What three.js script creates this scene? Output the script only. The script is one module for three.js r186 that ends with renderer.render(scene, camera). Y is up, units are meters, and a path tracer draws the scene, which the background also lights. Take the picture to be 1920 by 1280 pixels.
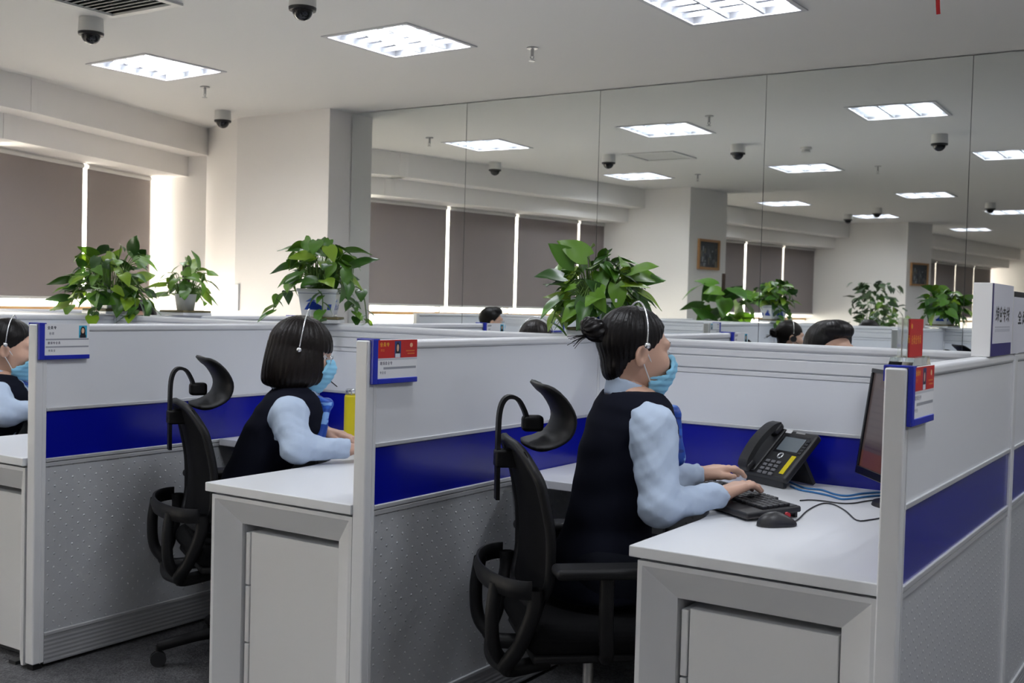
import * as THREE from 'three';
import { RoundedBoxGeometry } from 'three/addons/geometries/RoundedBoxGeometry.js';
import { mergeGeometries } from 'three/addons/utils/BufferGeometryUtils.js';
import { RectAreaLightUniformsLib } from 'three/addons/lights/RectAreaLightUniformsLib.js';

// ------------------------------------------------------------------ camera, sky, exposure
// Plan coordinates: u runs from the camera towards the mirror wall, v to the right along it, h is height. World: x = v, y = h, z = -u.
const scene = new THREE.Scene();
const renderer = new THREE.WebGLRenderer({ antialias: true });
renderer.toneMapping = THREE.LinearToneMapping;
renderer.toneMappingExposure = 1.10;
renderer.shadowMap.enabled = true;
RectAreaLightUniformsLib.init();

const FOCAL = 2090, PITCH = 0.0344, ROLL = 0.026, YAW = 0.581, EYE = 1.32;
const camera = new THREE.PerspectiveCamera(2 * Math.atan(640 / FOCAL) * 180 / Math.PI, 1.5, 0.05, 200);
const AX = (() => {
  const sp = Math.sin(PITCH), cp = Math.cos(PITCH), sr = Math.sin(ROLL), cr = Math.cos(ROLL), s = Math.sin(YAW), c = Math.cos(YAW);
  const turn = (x, y, z) => new THREE.Vector3(x * c + z * s, y, -(x * s - z * c));
  const up0 = [0, cp, -sp];
  const right = turn(cr, sr * up0[1], sr * up0[2]);
  const up = turn(-sr, cr * up0[1], cr * up0[2]);
  const fwd = turn(0, -sp, -cp);
  return { right, up, fwd };
})();
camera.position.set(0, EYE, 0);
camera.quaternion.setFromRotationMatrix(new THREE.Matrix4().makeBasis(AX.right, AX.up, AX.fwd.clone().negate()));
camera.focus = 3.4; camera.userData.fStop = 7;
scene.add(camera);

scene.background = new THREE.Color(14.5, 12.9, 11.4);

const LAMP = 58.0;                       // radiance of the ceiling tubes
const LAMP_COLOR = new THREE.Color(0.95, 0.985, 1.05);

// a point seen at pixel (px, py) of the 1920 x 1280 photograph, at distance z along the view axis
const STAND = new THREE.Vector3(0, EYE, 0);
function pixel(px, py, z) {
  return STAND.clone().addScaledVector(AX.fwd, z).addScaledVector(AX.right, (px - 960) / FOCAL * z).addScaledVector(AX.up, -(py - 640) / FOCAL * z);
}

// ------------------------------------------------------------------ helpers
const V3 = THREE.Vector3;
const W = (u, v, h) => new V3(v, h, -u);
let seed = 20240611;
const rnd = () => { seed = (seed * 1664525 + 1013904223) >>> 0; return seed / 4294967296; };
const rr = (a, b) => a + (b - a) * rnd();
const taken = {};
function numbered(n) { const k = taken[n] = (taken[n] ?? -1) + 1; return k ? `${n}_${String(k).padStart(3, '0')}` : n; }
function shade(o) { o.traverse(m => { if (m.isMesh) { m.castShadow = true; m.receiveShadow = true; } }); return o; }
function tag(o, label, category, group, kind) {
  o.userData.label = label; o.userData.category = category;
  if (group) o.userData.group = group;
  if (kind) o.userData.kind = kind;
  return o;
}
function thing(name, label, category, at = [0, 0, 0], turn = 0, group) {   // at = [u, v, h]
  const g = new THREE.Group(); g.name = numbered(name); g.position.copy(W(...at)); g.rotation.y = turn;
  tag(g, label, category, group); scene.add(g); return g;
}
function part(name, geo, mat, parent, label) {
  const m = new THREE.Mesh(Array.isArray(geo) ? join(geo) : geo, mat); m.name = name; m.castShadow = m.receiveShadow = true;
  if (label) m.userData.label = label;
  parent.add(m); return m;
}
function single(name, geo, mat, label, category, group, kind) {
  const m = part(numbered(name), geo, mat, scene); tag(m, label, category, group, kind); return m;
}
function copyThing(src, at, turn, label) {
  const c = src.clone(); c.name = numbered(src.name.replace(/_\d+$/, '')); c.userData = { ...src.userData };
  c.position.copy(W(...at)); c.rotation.y = turn; if (label) c.userData.label = label; scene.add(c); return c;
}
function plainGeo(g) {
  g = g.index ? g.toNonIndexed() : g;
  const o = new THREE.BufferGeometry();
  o.setAttribute('position', g.attributes.position);
  if (!g.attributes.normal) g.computeVertexNormals();
  o.setAttribute('normal', g.attributes.normal);
  o.setAttribute('uv', g.attributes.uv ?? new THREE.BufferAttribute(new Float32Array(g.attributes.position.count * 2), 2));
  return o;
}
const join = list => mergeGeometries(list.map(plainGeo));
function uvMetres(g) {
  if (g.index) g = g.toNonIndexed();
  const p = g.attributes.position, n = g.attributes.normal, uv = new Float32Array(p.count * 2);
  for (let i = 0; i < p.count; i++) {
    const ax = Math.abs(n.getX(i)), ay = Math.abs(n.getY(i)), az = Math.abs(n.getZ(i));
    const [a, b] = ay >= ax && ay >= az ? [p.getX(i), p.getZ(i)] : ax >= az ? [p.getZ(i), p.getY(i)] : [p.getX(i), p.getY(i)];
    uv[2 * i] = a; uv[2 * i + 1] = b;
  }
  g.setAttribute('uv', new THREE.BufferAttribute(uv, 2)); return g;
}
// a box between two local corners; r rounds its edges
function bx(x0, x1, y0, y1, z0, z1, r = 0) {
  const w = Math.abs(x1 - x0), h = Math.abs(y1 - y0), d = Math.abs(z1 - z0);
  const g = r > 0 ? new RoundedBoxGeometry(w, h, d, 2, Math.min(r, w / 2.01, h / 2.01, d / 2.01)) : new THREE.BoxGeometry(w, h, d);
  g.translate((x0 + x1) / 2, (y0 + y1) / 2, (z0 + z1) / 2); return uvMetres(g);
}
const wbox = (u0, u1, v0, v1, h0, h1, r) => bx(v0, v1, h0, h1, -u1, -u0, r);   // in plan coordinates
function tube(pts, r, seg = 24, rad = 8, closed = false) {
  const c = new THREE.CatmullRomCurve3(pts.map(p => p.isVector3 ? p : new V3(...p)), closed, 'catmullrom', 0.5);
  return new THREE.TubeGeometry(c, seg, r, rad, closed);
}
function rod(a, b, r0, r1 = r0, rad = 12) {
  a = a.isVector3 ? a : new V3(...a); b = b.isVector3 ? b : new V3(...b);
  const d = b.clone().sub(a), g = new THREE.CylinderGeometry(r1, r0, d.length(), rad);
  g.applyQuaternion(new THREE.Quaternion().setFromUnitVectors(new V3(0, 1, 0), d.clone().normalize()));
  g.translate((a.x + b.x) / 2, (a.y + b.y) / 2, (a.z + b.z) / 2); return g;
}
// a prism over a plan polygon [[u, v], ...] between two heights
function prism(poly, h0, h1, bevel = 0) {
  const s = new THREE.Shape(poly.map(([u, v]) => new THREE.Vector2(v, u)));
  const g = new THREE.ExtrudeGeometry(s, { depth: h1 - h0 - 2 * bevel, bevelEnabled: bevel > 0, bevelThickness: bevel, bevelSize: bevel, bevelOffset: -bevel, bevelSegments: 2, curveSegments: 10 });
  g.rotateX(-Math.PI / 2); g.translate(0, h0 + bevel, 0);
  return uvMetres(g);
}
// flat bar swept along a path in the local y-z plane, width along x
function barYZ(path, width, thick) {
  const n = path.length, pos = [], idx = [];
  for (let i = 0; i < n; i++) {
    const [z0, y0] = path[Math.max(0, i - 1)], [z1, y1] = path[Math.min(n - 1, i + 1)], l = Math.hypot(z1 - z0, y1 - y0) || 1;
    const nz = -(y1 - y0) / l * thick / 2, ny = (z1 - z0) / l * thick / 2, [z, y] = path[i];
    pos.push(-width / 2, y + ny, z + nz, width / 2, y + ny, z + nz, width / 2, y - ny, z - nz, -width / 2, y - ny, z - nz);
    if (i) for (let k = 0; k < 4; k++) { const a = (i - 1) * 4 + k, b = (i - 1) * 4 + (k + 1) % 4; idx.push(a, b, b + 4, a, b + 4, a + 4); }
  }
  idx.push(0, 2, 1, 0, 3, 2); const e = (n - 1) * 4; idx.push(e, e + 1, e + 2, e, e + 2, e + 3);
  let g = new THREE.BufferGeometry(); g.setAttribute('position', new THREE.Float32BufferAttribute(pos, 3)); g.setIndex(idx);
  g = g.toNonIndexed(); g.computeVertexNormals(); return uvMetres(g);
}
function smoothPath(pts, n) { return new THREE.SplineCurve(pts.map(p => new THREE.Vector2(...p))).getPoints(n).map(p => [p.x, p.y]); }

// ------------------------------------------------------------------ textures
function canvasTex(w, h, draw) {
  const c = document.createElement('canvas'); c.width = w; c.height = h;
  const x = c.getContext('2d'); draw(x, w, h);
  const t = new THREE.CanvasTexture(c); t.colorSpace = THREE.SRGBColorSpace; t.anisotropy = 8; return t;
}
function dataTex(n, f, srgb = false, size = 1) {
  const d = new Uint8Array(n * n * 4);
  for (let y = 0; y < n; y++) for (let x = 0; x < n; x++) {
    const c = f(x / n, y / n, x, y), k = (y * n + x) * 4;
    d[k] = c[0]; d[k + 1] = c[1]; d[k + 2] = c[2]; d[k + 3] = 255;
  }
  const t = new THREE.DataTexture(d, n, n); t.magFilter = THREE.LinearFilter; t.minFilter = THREE.LinearMipmapLinearFilter; t.generateMipmaps = true;
  t.wrapS = t.wrapT = THREE.RepeatWrapping; if (srgb) t.colorSpace = THREE.SRGBColorSpace;
  t.repeat.set(1 / size, 1 / size); t.needsUpdate = true; return t;
}
function tileNoise(n, cells) {                          // value noise that repeats over the tile
  const g = new Float32Array(cells * cells).map(() => rnd());
  const out = new Float32Array(n * n);
  for (let y = 0; y < n; y++) for (let x = 0; x < n; x++) {
    const fx = x / n * cells, fy = y / n * cells, ix = Math.floor(fx), iy = Math.floor(fy);
    let tx = fx - ix, ty = fy - iy; tx = tx * tx * (3 - 2 * tx); ty = ty * ty * (3 - 2 * ty);
    const q = (a, b) => g[(b % cells) * cells + a % cells];
    out[y * n + x] = (q(ix, iy) * (1 - tx) + q(ix + 1, iy) * tx) * (1 - ty) + (q(ix, iy + 1) * (1 - tx) + q(ix + 1, iy + 1) * tx) * ty;
  }
  return out;
}
const nA = tileNoise(256, 64), nB = tileNoise(256, 12), nC = tileNoise(256, 128);
const carpetTex = dataTex(256, (a, b, x, y) => { const k = y * 256 + x, t = 44 + 34 * nC[k] + 22 * nA[k] + 16 * nB[k]; return [t, t, t * 1.03]; }, true, 0.5);
const carpetBump = dataTex(256, (a, b, x, y) => { const t = 255 * nC[y * 256 + x]; return [t, t, t]; }, false, 0.5);
const dotBump = dataTex(64, (a, b) => {
  const d = Math.min(...[[.25, .25], [.75, .75]].map(([p, q]) => Math.hypot(a - p, b - q)));
  const t = 255 * Math.max(0, 1 - (d / .085) ** 2); return [t, t, t];
}, false, 0.048);
const plasterBump = dataTex(256, (a, b, x, y) => { const t = 128 + 60 * (nA[y * 256 + x] - .5) + 40 * (nC[y * 256 + x] - .5); return [t, t, t]; }, false, 0.6);
const hairTex = dataTex(256, (a, b, x) => { const t = 150 + 105 * (0.6 * nC[x] + 0.4 * nA[x + 256 * 9]); return [t, t, t]; }, false, 1);
const hairBump = dataTex(256, (a, b, x, y) => { const t = 255 * (0.6 * nC[x] + 0.25 * nA[x + 256 * 40] + .15 * nC[(x + 256 * (y >> 3)) % 65536]); return [t, t, t]; }, false, 1);
const weaveBump = dataTex(64, (a, b) => { const t = 128 + 60 * Math.sin(a * Math.PI * 32) * Math.sin(b * Math.PI * 32); return [t, t, t]; }, false, 0.05);
const ribBump = dataTex(64, (a, b) => { const t = 128 + 120 * Math.sin(b * Math.PI * 8); return [t, t, t]; }, false, 0.06);

// ------------------------------------------------------------------ materials
const C = (r, g, b) => new THREE.Color().setRGB(r, g, b);
const std = (color, roughness, more = {}) => new THREE.MeshStandardMaterial({ color, roughness, metalness: 0, ...more });
const dull = (color, roughness, specularIntensity, more = {}) => new THREE.MeshPhysicalMaterial({ color, roughness, metalness: 0, specularIntensity, ...more });
const M = {
  ceiling: std(C(.80, .79, .77), .9, { bumpMap: plasterBump, bumpScale: .0006 }),
  wall: std(C(.85, .825, .80), .85, { bumpMap: plasterBump, bumpScale: .0006 }),
  carpet: std(C(1, 1, 1), .95, { map: carpetTex, bumpMap: carpetBump, bumpScale: .003 }),
  mirror: new THREE.MeshStandardMaterial({ color: C(.84, .87, .86), metalness: 1, roughness: 0.01 }),
  seam: std(C(.25, .26, .26), .6),
  frame: std(C(.72, .73, .75), .35),
  alu: new THREE.MeshStandardMaterial({ color: C(.62, .63, .65), roughness: .38, metalness: .35 }),
  panel: std(C(.76, .78, .82), .32),
  blue: new THREE.MeshPhysicalMaterial({ color: C(.002, .006, .30), roughness: .25, clearcoat: .3, clearcoatRoughness: .12 }),
  dotted: new THREE.MeshStandardMaterial({ color: C(.64, .66, .69), roughness: .30, metalness: .25, bumpMap: dotBump, bumpScale: .0022 }),
  skirting: new THREE.MeshStandardMaterial({ color: C(.52, .53, .55), roughness: .4, metalness: .35, bumpMap: ribBump, bumpScale: .0012 }),
  top: std(C(.72, .735, .76), .38),
  edge: std(C(.66, .65, .60), .5),
  cabinet: std(C(.70, .705, .715), .45),
  deskFrame: std(C(.66, .67, .69), .4),
  black: dull(C(.007, .007, .008), .5, .5),
  blackSoft: dull(C(.006, .006, .007), .9, .3, { bumpMap: weaveBump, bumpScale: .0015 }),
  blackGloss: std(C(.012, .012, .014), .25),
  plasticDark: std(C(.022, .022, .024), .42),
  key: std(C(.030, .030, .033), .5),
  screenBrown: std(C(.16, .115, .105), .3),
  silver: new THREE.MeshStandardMaterial({ color: C(.75, .76, .78), roughness: .25, metalness: .9 }),
  steel: new THREE.MeshStandardMaterial({ color: C(.5, .5, .5), roughness: .35, metalness: .8 }),
  white: std(C(.78, .78, .78), .5),
  holderBlue: std(C(.008, .022, .42), .35),
  paper: std(C(.74, .74, .74), .7),
  yellow: std(C(.72, .60, .01), .4),
  red: std(C(.55, .015, .02), .5),
  cableBlue: std(C(.03, .17, .42), .5),
  blind: std(C(.262, .228, .224), .9, { bumpMap: weaveBump, bumpScale: .0008 }),
  blindRail: std(C(.6, .59, .57), .6),
  wood: std(C(.50, .30, .12), .6),
  mullion: std(C(.55, .53, .50), .5),
  pane: new THREE.MeshPhysicalMaterial({ color: C(.95, .97, .96), transmission: 1, roughness: 0, thickness: 0, ior: 1.45 }),
  acrylic: new THREE.MeshPhysicalMaterial({ color: C(.93, .98, .96), transmission: 1, roughness: .03, thickness: .01, ior: 1.49 }),
  skin: new THREE.MeshPhysicalMaterial({ color: C(.60, .37, .27), roughness: .5, sheen: .2, sheenRoughness: .5 }),
  hair: dull(C(.0060, .0044, .0046), .42, .45, { map: hairTex, bumpMap: hairBump, bumpScale: .0010 }),
  hairBrown: dull(C(.0095, .0060, .0050), .42, .45, { map: hairTex, bumpMap: hairBump, bumpScale: .0010 }),
  shirt: std(C(.46, .56, .71), .8),
  vest: dull(C(.0065, .0075, .0150), .95, .25, { bumpMap: weaveBump, bumpScale: .0006 }),
  trousers: dull(C(.006, .007, .012), .9, .25),
  shoe: std(C(.01, .01, .01), .35),
  mask: std(C(.25, .57, .78), .85),
  strap: std(C(.75, .76, .78), .8),
  eyeWhite: std(C(.7, .68, .66), .2),
  iris: std(C(.015, .01, .008), .15),
  ceramic: std(C(.72, .74, .76), .2),
  soil: std(C(.035, .022, .014), .95),
  tray: std(C(.16, .13, .06), .6),
  stem: std(C(.10, .20, .03), .6),
  moss: std(C(.05, .03, .022), .95),
  reflector: std(C(.16, .165, .18), .5),
  lampFrame: std(C(.62, .62, .63), .5),
  louvre: new THREE.MeshStandardMaterial({ color: C(.42, .44, .47), roughness: .35, metalness: .5 }),
  tubeGlow: new THREE.MeshStandardMaterial({ color: C(.9, .9, .9), emissive: LAMP_COLOR, emissiveIntensity: 6, roughness: .4 }),
  domeWhite: std(C(.66, .66, .64), .45),
  domeBlack: std(C(.01, .01, .012), .08),
};
M.glassesFrame = M.silver;
const leafMats = [[.075, .20, .016], [.045, .14, .014], [.12, .27, .018], [.030, .095, .014], [.20, .34, .02]].map(c =>
  new THREE.MeshPhysicalMaterial({ color: C(...c), roughness: .38, side: THREE.DoubleSide, transmission: .12, thickness: 0 }));
const darkLeafMats = [[.03, .075, .02], [.045, .10, .03], [.022, .055, .018], [.09, .12, .05]].map(c =>
  new THREE.MeshPhysicalMaterial({ color: C(...c), roughness: .45, side: THREE.DoubleSide, transmission: .12, thickness: 0 }));

// ------------------------------------------------------------------ the room
const CEIL = 2.77, MIRROR = 6.62;
const structure = (name, geo, mat, label, category) => single(name, geo, mat, label, category, null, 'structure');
structure('floor', wbox(-13.5, 7.0, -9.2, 5.7, -0.12, 0), M.carpet, 'dark grey office carpet under the desks', 'floor');

// ceiling light places [u, v, turn]
const LIGHTS = [];
for (const [row, lamps] of [
  [0, [[4.75, -5.90], [4.90, -4.02], [5.00, -2.14], [5.08, -0.26], [5.16, 1.62]]],
  [1, [[2.06, -5.72], [2.10, -3.80], [2.40, -1.80], [2.5, 0.1], [2.6, 2.0]]],
  [2, [[-1.48, -5.30], [-0.92, -3.32], [-0.7, -1.4], [-0.5, 0.6]]],
  [3, [[-3.82, -4.72], [-3.6, -2.8], [-3.4, -0.9], [-3.2, 1.2]]],
  [4, [[-6.86, -3.95], [-6.6, -2.0], [-6.4, 0.0], [-6.2, 2.2]]],
  [5, [[-9.8, -3.2], [-9.6, -1.0], [-9.4, 1.4]]],
]) for (const l of lamps) LIGHTS.push(l);
const VENT = [3.50, -4.76];
{
  const s = new THREE.Shape([[-9.2, -13.5], [5.7, -13.5], [5.7, 7.0], [-9.2, 7.0]].map(p => new THREE.Vector2(...p)));
  const hole = (u, v, a) => s.holes.push(new THREE.Path([[v - a, u - a], [v - a, u + a], [v + a, u + a], [v + a, u - a]].map(p => new THREE.Vector2(...p))));
  for (const [u, v] of LIGHTS) hole(u, v, .298);
  hole(VENT[0], VENT[1], .25);
  const g = new THREE.ExtrudeGeometry(s, { depth: .12, bevelEnabled: false }); g.rotateX(-Math.PI / 2); g.translate(0, CEIL, 0);
  structure('ceiling', uvMetres(g), M.ceiling, 'smooth white plaster ceiling with recessed lights', 'ceiling');
  structure('trim_1', wbox(-13.5, 7.0, -9.2, 5.7, CEIL + .30, CEIL + .45), M.ceiling, 'concrete slab above the suspended ceiling', 'ceiling');
}
structure('wall_right', wbox(-13.5, 7.0, 5.5, 5.7, 0, CEIL + .35), M.wall, 'plain white office wall facing the windows', 'wall');
structure('wall_front', wbox(-13.5, -13.3, -9.2, 5.7, 0, CEIL + .35), M.wall, 'plain white office end wall seen only in the mirror', 'wall');

// mirror wall of tall panels
{
  const g = new THREE.Group(); g.name = 'wall_back'; tag(g, 'full height mirror wall of frameless panels with thin dark seams', 'wall', null, 'structure'); scene.add(g);
  part('backing', wbox(MIRROR + .03, MIRROR + .38, -5.895, 5.7, 0, CEIL + .35), M.wall, g);
  part('seam_backing', wbox(MIRROR + .015, MIRROR + .03, -5.90, 5.5, .02, CEIL - .004), M.seam, g);
  const s = [-5.895, -4.79, -3.686, -2.52, -1.322, -.13, 1.06, 2.25, 3.44, 4.63, 5.49];
  for (let i = 0; i + 1 < s.length; i++) part('mirror_panel', wbox(MIRROR, MIRROR + .012, s[i] + .0018, s[i + 1] - .0018, .02, CEIL - .006), M.mirror, g);
}
// columns between the window bays
{
  const col1 = new THREE.Group(); col1.name = 'wall_column'; tag(col1, 'white plastered column beside the mirror wall', 'column', null, 'structure'); scene.add(col1);
  part('column_body', prism([[6.40, -6.94], [6.372, -5.90], [7.0, -5.90], [7.0, -9.2], [6.62, -9.2], [6.62, -8.1], [6.70, -7.64]], 0, CEIL), M.wall, col1);
  part('socket_cover', wbox(6.385, 6.399, -6.93, -6.88, 1.20, 1.42, .004), M.alu, col1, 'small grey metal cover plate');
  const col2 = new THREE.Group(); col2.name = 'wall_column_001'; tag(col2, 'white plastered column between two window bays, carrying a framed photograph', 'column', null, 'structure'); scene.add(col2);
  part('column_body', prism([[.826, -5.636], [-.012, -5.51], [-.012, -7.6], [.80, -7.6]], 0, CEIL), M.wall, col2);
  const col3 = new THREE.Group(); col3.name = 'wall_column_002'; tag(col3, 'white plastered column farthest from the mirror wall', 'column', null, 'structure'); scene.add(col3);
  part('column_body', prism([[-5.07, -4.54], [-5.7, -4.31], [-5.7, -6.8], [-5.07, -6.8]], 0, CEIL), M.wall, col3);
}
// window bays with stepped bulkheads and roller blinds
let bayNo = 0;
function bay(p0, p1, blinds, label) {
  const L = Math.hypot(p1[0] - p0[0], p1[1] - p0[1]), d = [(p1[0] - p0[0]) / L, (p1[1] - p0[1]) / L], n = [-d[1], d[0]];
  const S = (s, o) => [p0[0] + d[0] * s + n[0] * o, p0[1] + d[1] * s + n[1] * o];
  const slab = (s0, s1, o0, o1, h0, h1) => prism([S(s0, o0), S(s1, o0), S(s1, o1), S(s0, o1)], h0, h1);
  bayNo++;
  const wall = new THREE.Group(); wall.name = `wall_left_${bayNo}`; tag(wall, `window wall ${label}, with a stepped bulkhead under the ceiling`, 'wall', null, 'structure'); scene.add(wall);
  part('bulkhead', slab(-.05, L + .05, -.235, 0, 2.535, CEIL + .02), M.wall, wall);
  part('lower_bulkhead', slab(-.05, L + .05, -.56, -.225, 2.36, CEIL + .02), M.wall, wall);
  part('head_wall', slab(-.2, L + .2, -.80, -.55, 2.355, CEIL + .35), M.wall, wall);
  part('sill_wall', slab(-.2, L + .2, -.80, -.60, 0, .60), M.wall, wall);
  const win = new THREE.Group(); win.name = `window_${bayNo}`; tag(win, `window band ${label}, bright daylight below its blinds`, 'window', null, 'structure'); scene.add(win);
  part('transom', slab(-.05, L + .05, -.72, -.66, 1.165, 1.20), M.wood, win, 'tan window transom');
  part('sill', slab(-.05, L + .05, -.74, -.56, .60, .625), M.white, win);
  const edges = [-.05, ...blinds.slice(0, -1).map((b, i) => (b[1] + blinds[i + 1][0]) / 2), L + .05];
  for (let i = 0; i + 1 < edges.length; i++) {
    part('pane', slab(edges[i] + .006, edges[i + 1] - .006, -.695, -.690, .625, 1.165), M.pane, win);
    part('pane', slab(edges[i] + .006, edges[i + 1] - .006, -.695, -.690, 1.20, 2.36), M.pane, win);
  }
  for (const s of edges) part('mullion', slab(s - .008, s + .008, -.74, -.66, .60, 2.36), M.mullion, win);
  for (const [a, b] of blinds) {
    const c = S((a + b) / 2, -.56), g = thing('roller_blind', `grey brown roller blind ${label.startsWith('beside') ? (b > 2 ? 'nearest the white column by the mirror' : 'second from the white column by the mirror') : 'let down over a window ' + label.replace(/,.*/, '')}`, 'blind', [c[0], c[1], 0], 0, 'roller blinds along the window wall');
    g.rotation.y = Math.atan2(d[1], -d[0]);
    const w = (b - a) / 2;
    part('fabric', bx(-.003, .003, 1.275, 2.35, -w, w), M.blind, g);
    part('bottom_rail', bx(-.009, .009, 1.258, 1.28, -w, w, .005), M.blindRail, g, 'pale bottom rail');
    part('roller', rod([0, 2.335, -w], [0, 2.335, w], .02, .02, 10), M.blindRail, g);
  }
}
bay([4.62, -6.985], [6.76, -7.632], [[.27, 1.22], [1.275, 2.13]], 'beside the white column next to the mirror');
bay([.78, -6.24], [4.62, -6.985], [[.04, .60], [.645, 1.70], [1.745, 2.78], [2.825, 3.93]], 'next along from the mirror, behind the left desks');
bay([-5.65, -5.36], [.0, -6.47], [[.05, .55], [.6, 1.65], [1.7, 2.75], [2.8, 3.85], [3.9, 4.95], [5.0, 5.6]], 'between the two columns with framed photographs');
bay([-12.9, -4.12], [-5.65, -5.08], [[.1, 1.15], [1.2, 2.25], [2.3, 3.35], [3.4, 4.45], [4.5, 5.55], [5.6, 6.65], [6.7, 7.2]], 'beyond the farthest column');

// ------------------------------------------------------------------ ceiling fittings
function makeLight() {
  const g = thing('ceiling_light', 'square recessed ceiling light with white louvre and three bright tubes', 'light', [0, 0, CEIL], 0, 'square ceiling lights in rows');
  part('frame', [bx(-.31, .31, -.006, 0, -.31, -.285), bx(-.31, .31, -.006, 0, .285, .31), bx(-.31, -.285, -.006, 0, -.285, .285), bx(.285, .31, -.006, 0, -.285, .285)], M.lampFrame, g);
  part('housing', [bx(-.297, .297, .095, .105, -.297, .297), bx(-.297, -.287, 0, .1, -.297, .297), bx(.287, .297, 0, .1, -.297, .297), bx(-.287, .287, 0, .1, -.297, -.287), bx(-.287, .287, 0, .1, .287, .297)], M.reflector, g);
  for (const x of [-.19, 0, .19]) part('lamp_tube', new THREE.CylinderGeometry(.014, .014, .55, 10).rotateX(Math.PI / 2).translate(x, .074, 0), M.tubeGlow, g);
  for (const x of [-.095, .095]) part('louvre_divider', bx(x - .006, x + .006, .002, .030, -.287, .287), M.louvre, g);
  for (const z of [-.172, -.0575, .0575, .172]) part('louvre_blade', bx(-.287, .287, .002, .026, z - .002, z + .002), M.louvre, g);
  for (const x of [-.19, 0, .19]) {
    const l = new THREE.RectAreaLight(LAMP_COLOR, LAMP, .055, .54); l.position.set(x, .040, 0); l.rotation.x = -Math.PI / 2; g.add(l);
  }
  return g;
}
{
  const l0 = makeLight(); l0.position.copy(W(LIGHTS[0][0], LIGHTS[0][1], CEIL)); l0.rotation.y = -.05;
  l0.userData.label = 'square recessed louvred ceiling light nearest the window bulkhead and white column';
  const own = { 1: 'square recessed louvred ceiling light, second along from the window bulkhead', 2: 'square recessed louvred ceiling light, third along from the window bulkhead' };
  LIGHTS.forEach(([u, v], i) => { if (i) copyThing(l0, [u, v, CEIL], u > 4 ? -.03 : .0, own[i] ?? 'square recessed louvred ceiling light seen in the mirror wall'); });
}
{
  const g = thing('air_vent', 'square white ceiling cassette vent with slatted edges above the left desks', 'vent', [VENT[0], VENT[1], CEIL]);
  part('frame', [bx(-.27, .27, -.012, .0, -.27, -.23), bx(-.27, .27, -.012, 0, .23, .27), bx(-.27, -.23, -.012, 0, -.23, .23), bx(.23, .27, -.012, 0, -.23, .23)], M.domeWhite, g);
  part('duct', [bx(-.245, .245, .17, .18, -.245, .245), bx(-.249, -.244, 0, .18, -.244, .244), bx(.244, .249, 0, .18, -.244, .244), bx(-.244, .244, 0, .18, -.249, -.244), bx(-.244, .244, 0, .18, .244, .249)], M.plasticDark, g);
  for (let k = 0; k < 11; k++) { const f = part('slat', bx(-.23, .23, -.002, .002, -.02, .02), M.domeWhite, g); f.position.set(0, .006, -.2 + k * .04); f.rotation.x = .55; }
}
function makeDome() {
  const g = thing('dome_camera', 'white and black dome security camera under the ceiling', 'camera', [0, 0, CEIL], 0, 'dome cameras on the ceiling');
  part('base', new THREE.CylinderGeometry(.062, .066, .075, 28).translate(0, -.0375, 0), M.domeWhite, g);
  part('rim', new THREE.CylinderGeometry(.066, .064, .014, 28).translate(0, -.082, 0), M.plasticDark, g);
  part('dome', new THREE.SphereGeometry(.05, 24, 12, 0, Math.PI * 2, Math.PI / 2, Math.PI / 2).translate(0, -.086, 0), M.domeBlack, g);
  return g;
}
{
  const d = makeDome(), spots = [[3.74, -5.18], [3.90, -3.80], [6.10, -6.78], [3.67, -6.55], [3.80, -2.12], [-2.5, -4.33], [-3.4, -5.0], [-2.16, -2.8]];
  const own = ['dome security camera on the ceiling beside the slatted vent', 'dome security camera on the ceiling above the short haired woman', 'dome security camera at the corner of the white column'];
  spots.forEach(([u, v], i) => { const c = i ? copyThing(d, [u, v, CEIL], rr(0, 6)) : d; c.position.copy(W(u, v, CEIL)); c.userData.label = own[i] ?? 'dome security camera on the ceiling seen in the mirror wall'; });
  const s = thing('sprinkler', 'small steel sprinkler head on the ceiling near the white column', 'sprinkler', [5.34, -6.12, CEIL], 0, 'sprinkler heads on the ceiling');
  part('escutcheon', new THREE.CylinderGeometry(.032, .034, .006, 20).translate(0, -.003, 0), M.steel, s);
  part('stem', rod([0, 0, 0], [0, -.05, 0], .009, .009), M.steel, s);
  part('deflector', [new THREE.CylinderGeometry(.018, .018, .003, 14).translate(0, -.075, 0), rod([-.012, -.05, 0], [0, -.075, 0], .003), rod([.012, -.05, 0], [0, -.075, 0], .003)], M.steel, s);
  for (const [u, v] of [[5.37, -3.44], [1.99, -5.03], [2.0, -3.1], [-1.2, -2.0]]) copyThing(s, [u, v, CEIL], 0, u > 5 ? 'small steel sprinkler head on the ceiling near the mirror wall, between two ceiling lights' : 'small steel sprinkler head on the ceiling seen in the mirror wall');
  const k = thing('smoke_detector', 'round white smoke detector on the ceiling, seen in the mirror', 'detector', [3.51, -3.32, CEIL]);
  part('base', new THREE.CylinderGeometry(.05, .052, .02, 28).translate(0, -.01, 0), M.domeWhite, k);
  part('sensor', new THREE.CylinderGeometry(.03, .042, .024, 28).translate(0, -.032, 0), M.domeWhite, k);
}
{
  const p = pixel(1757, 24, 4.0), g = thing('hanging_ribbon', 'thin red ribbon hanging from the ceiling', 'ribbon', [-p.z, p.x, CEIL]);
  part('cord', rod([0, 0, 0], [0, -.2, 0], .003, .003, 6), M.red, g);
  part('ribbon', barYZ(smoothPath([[0, -.2], [.006, -.27], [-.006, -.33], [-.022, p.y - CEIL]], 14), .014, .004), M.red, g);
}
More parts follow.
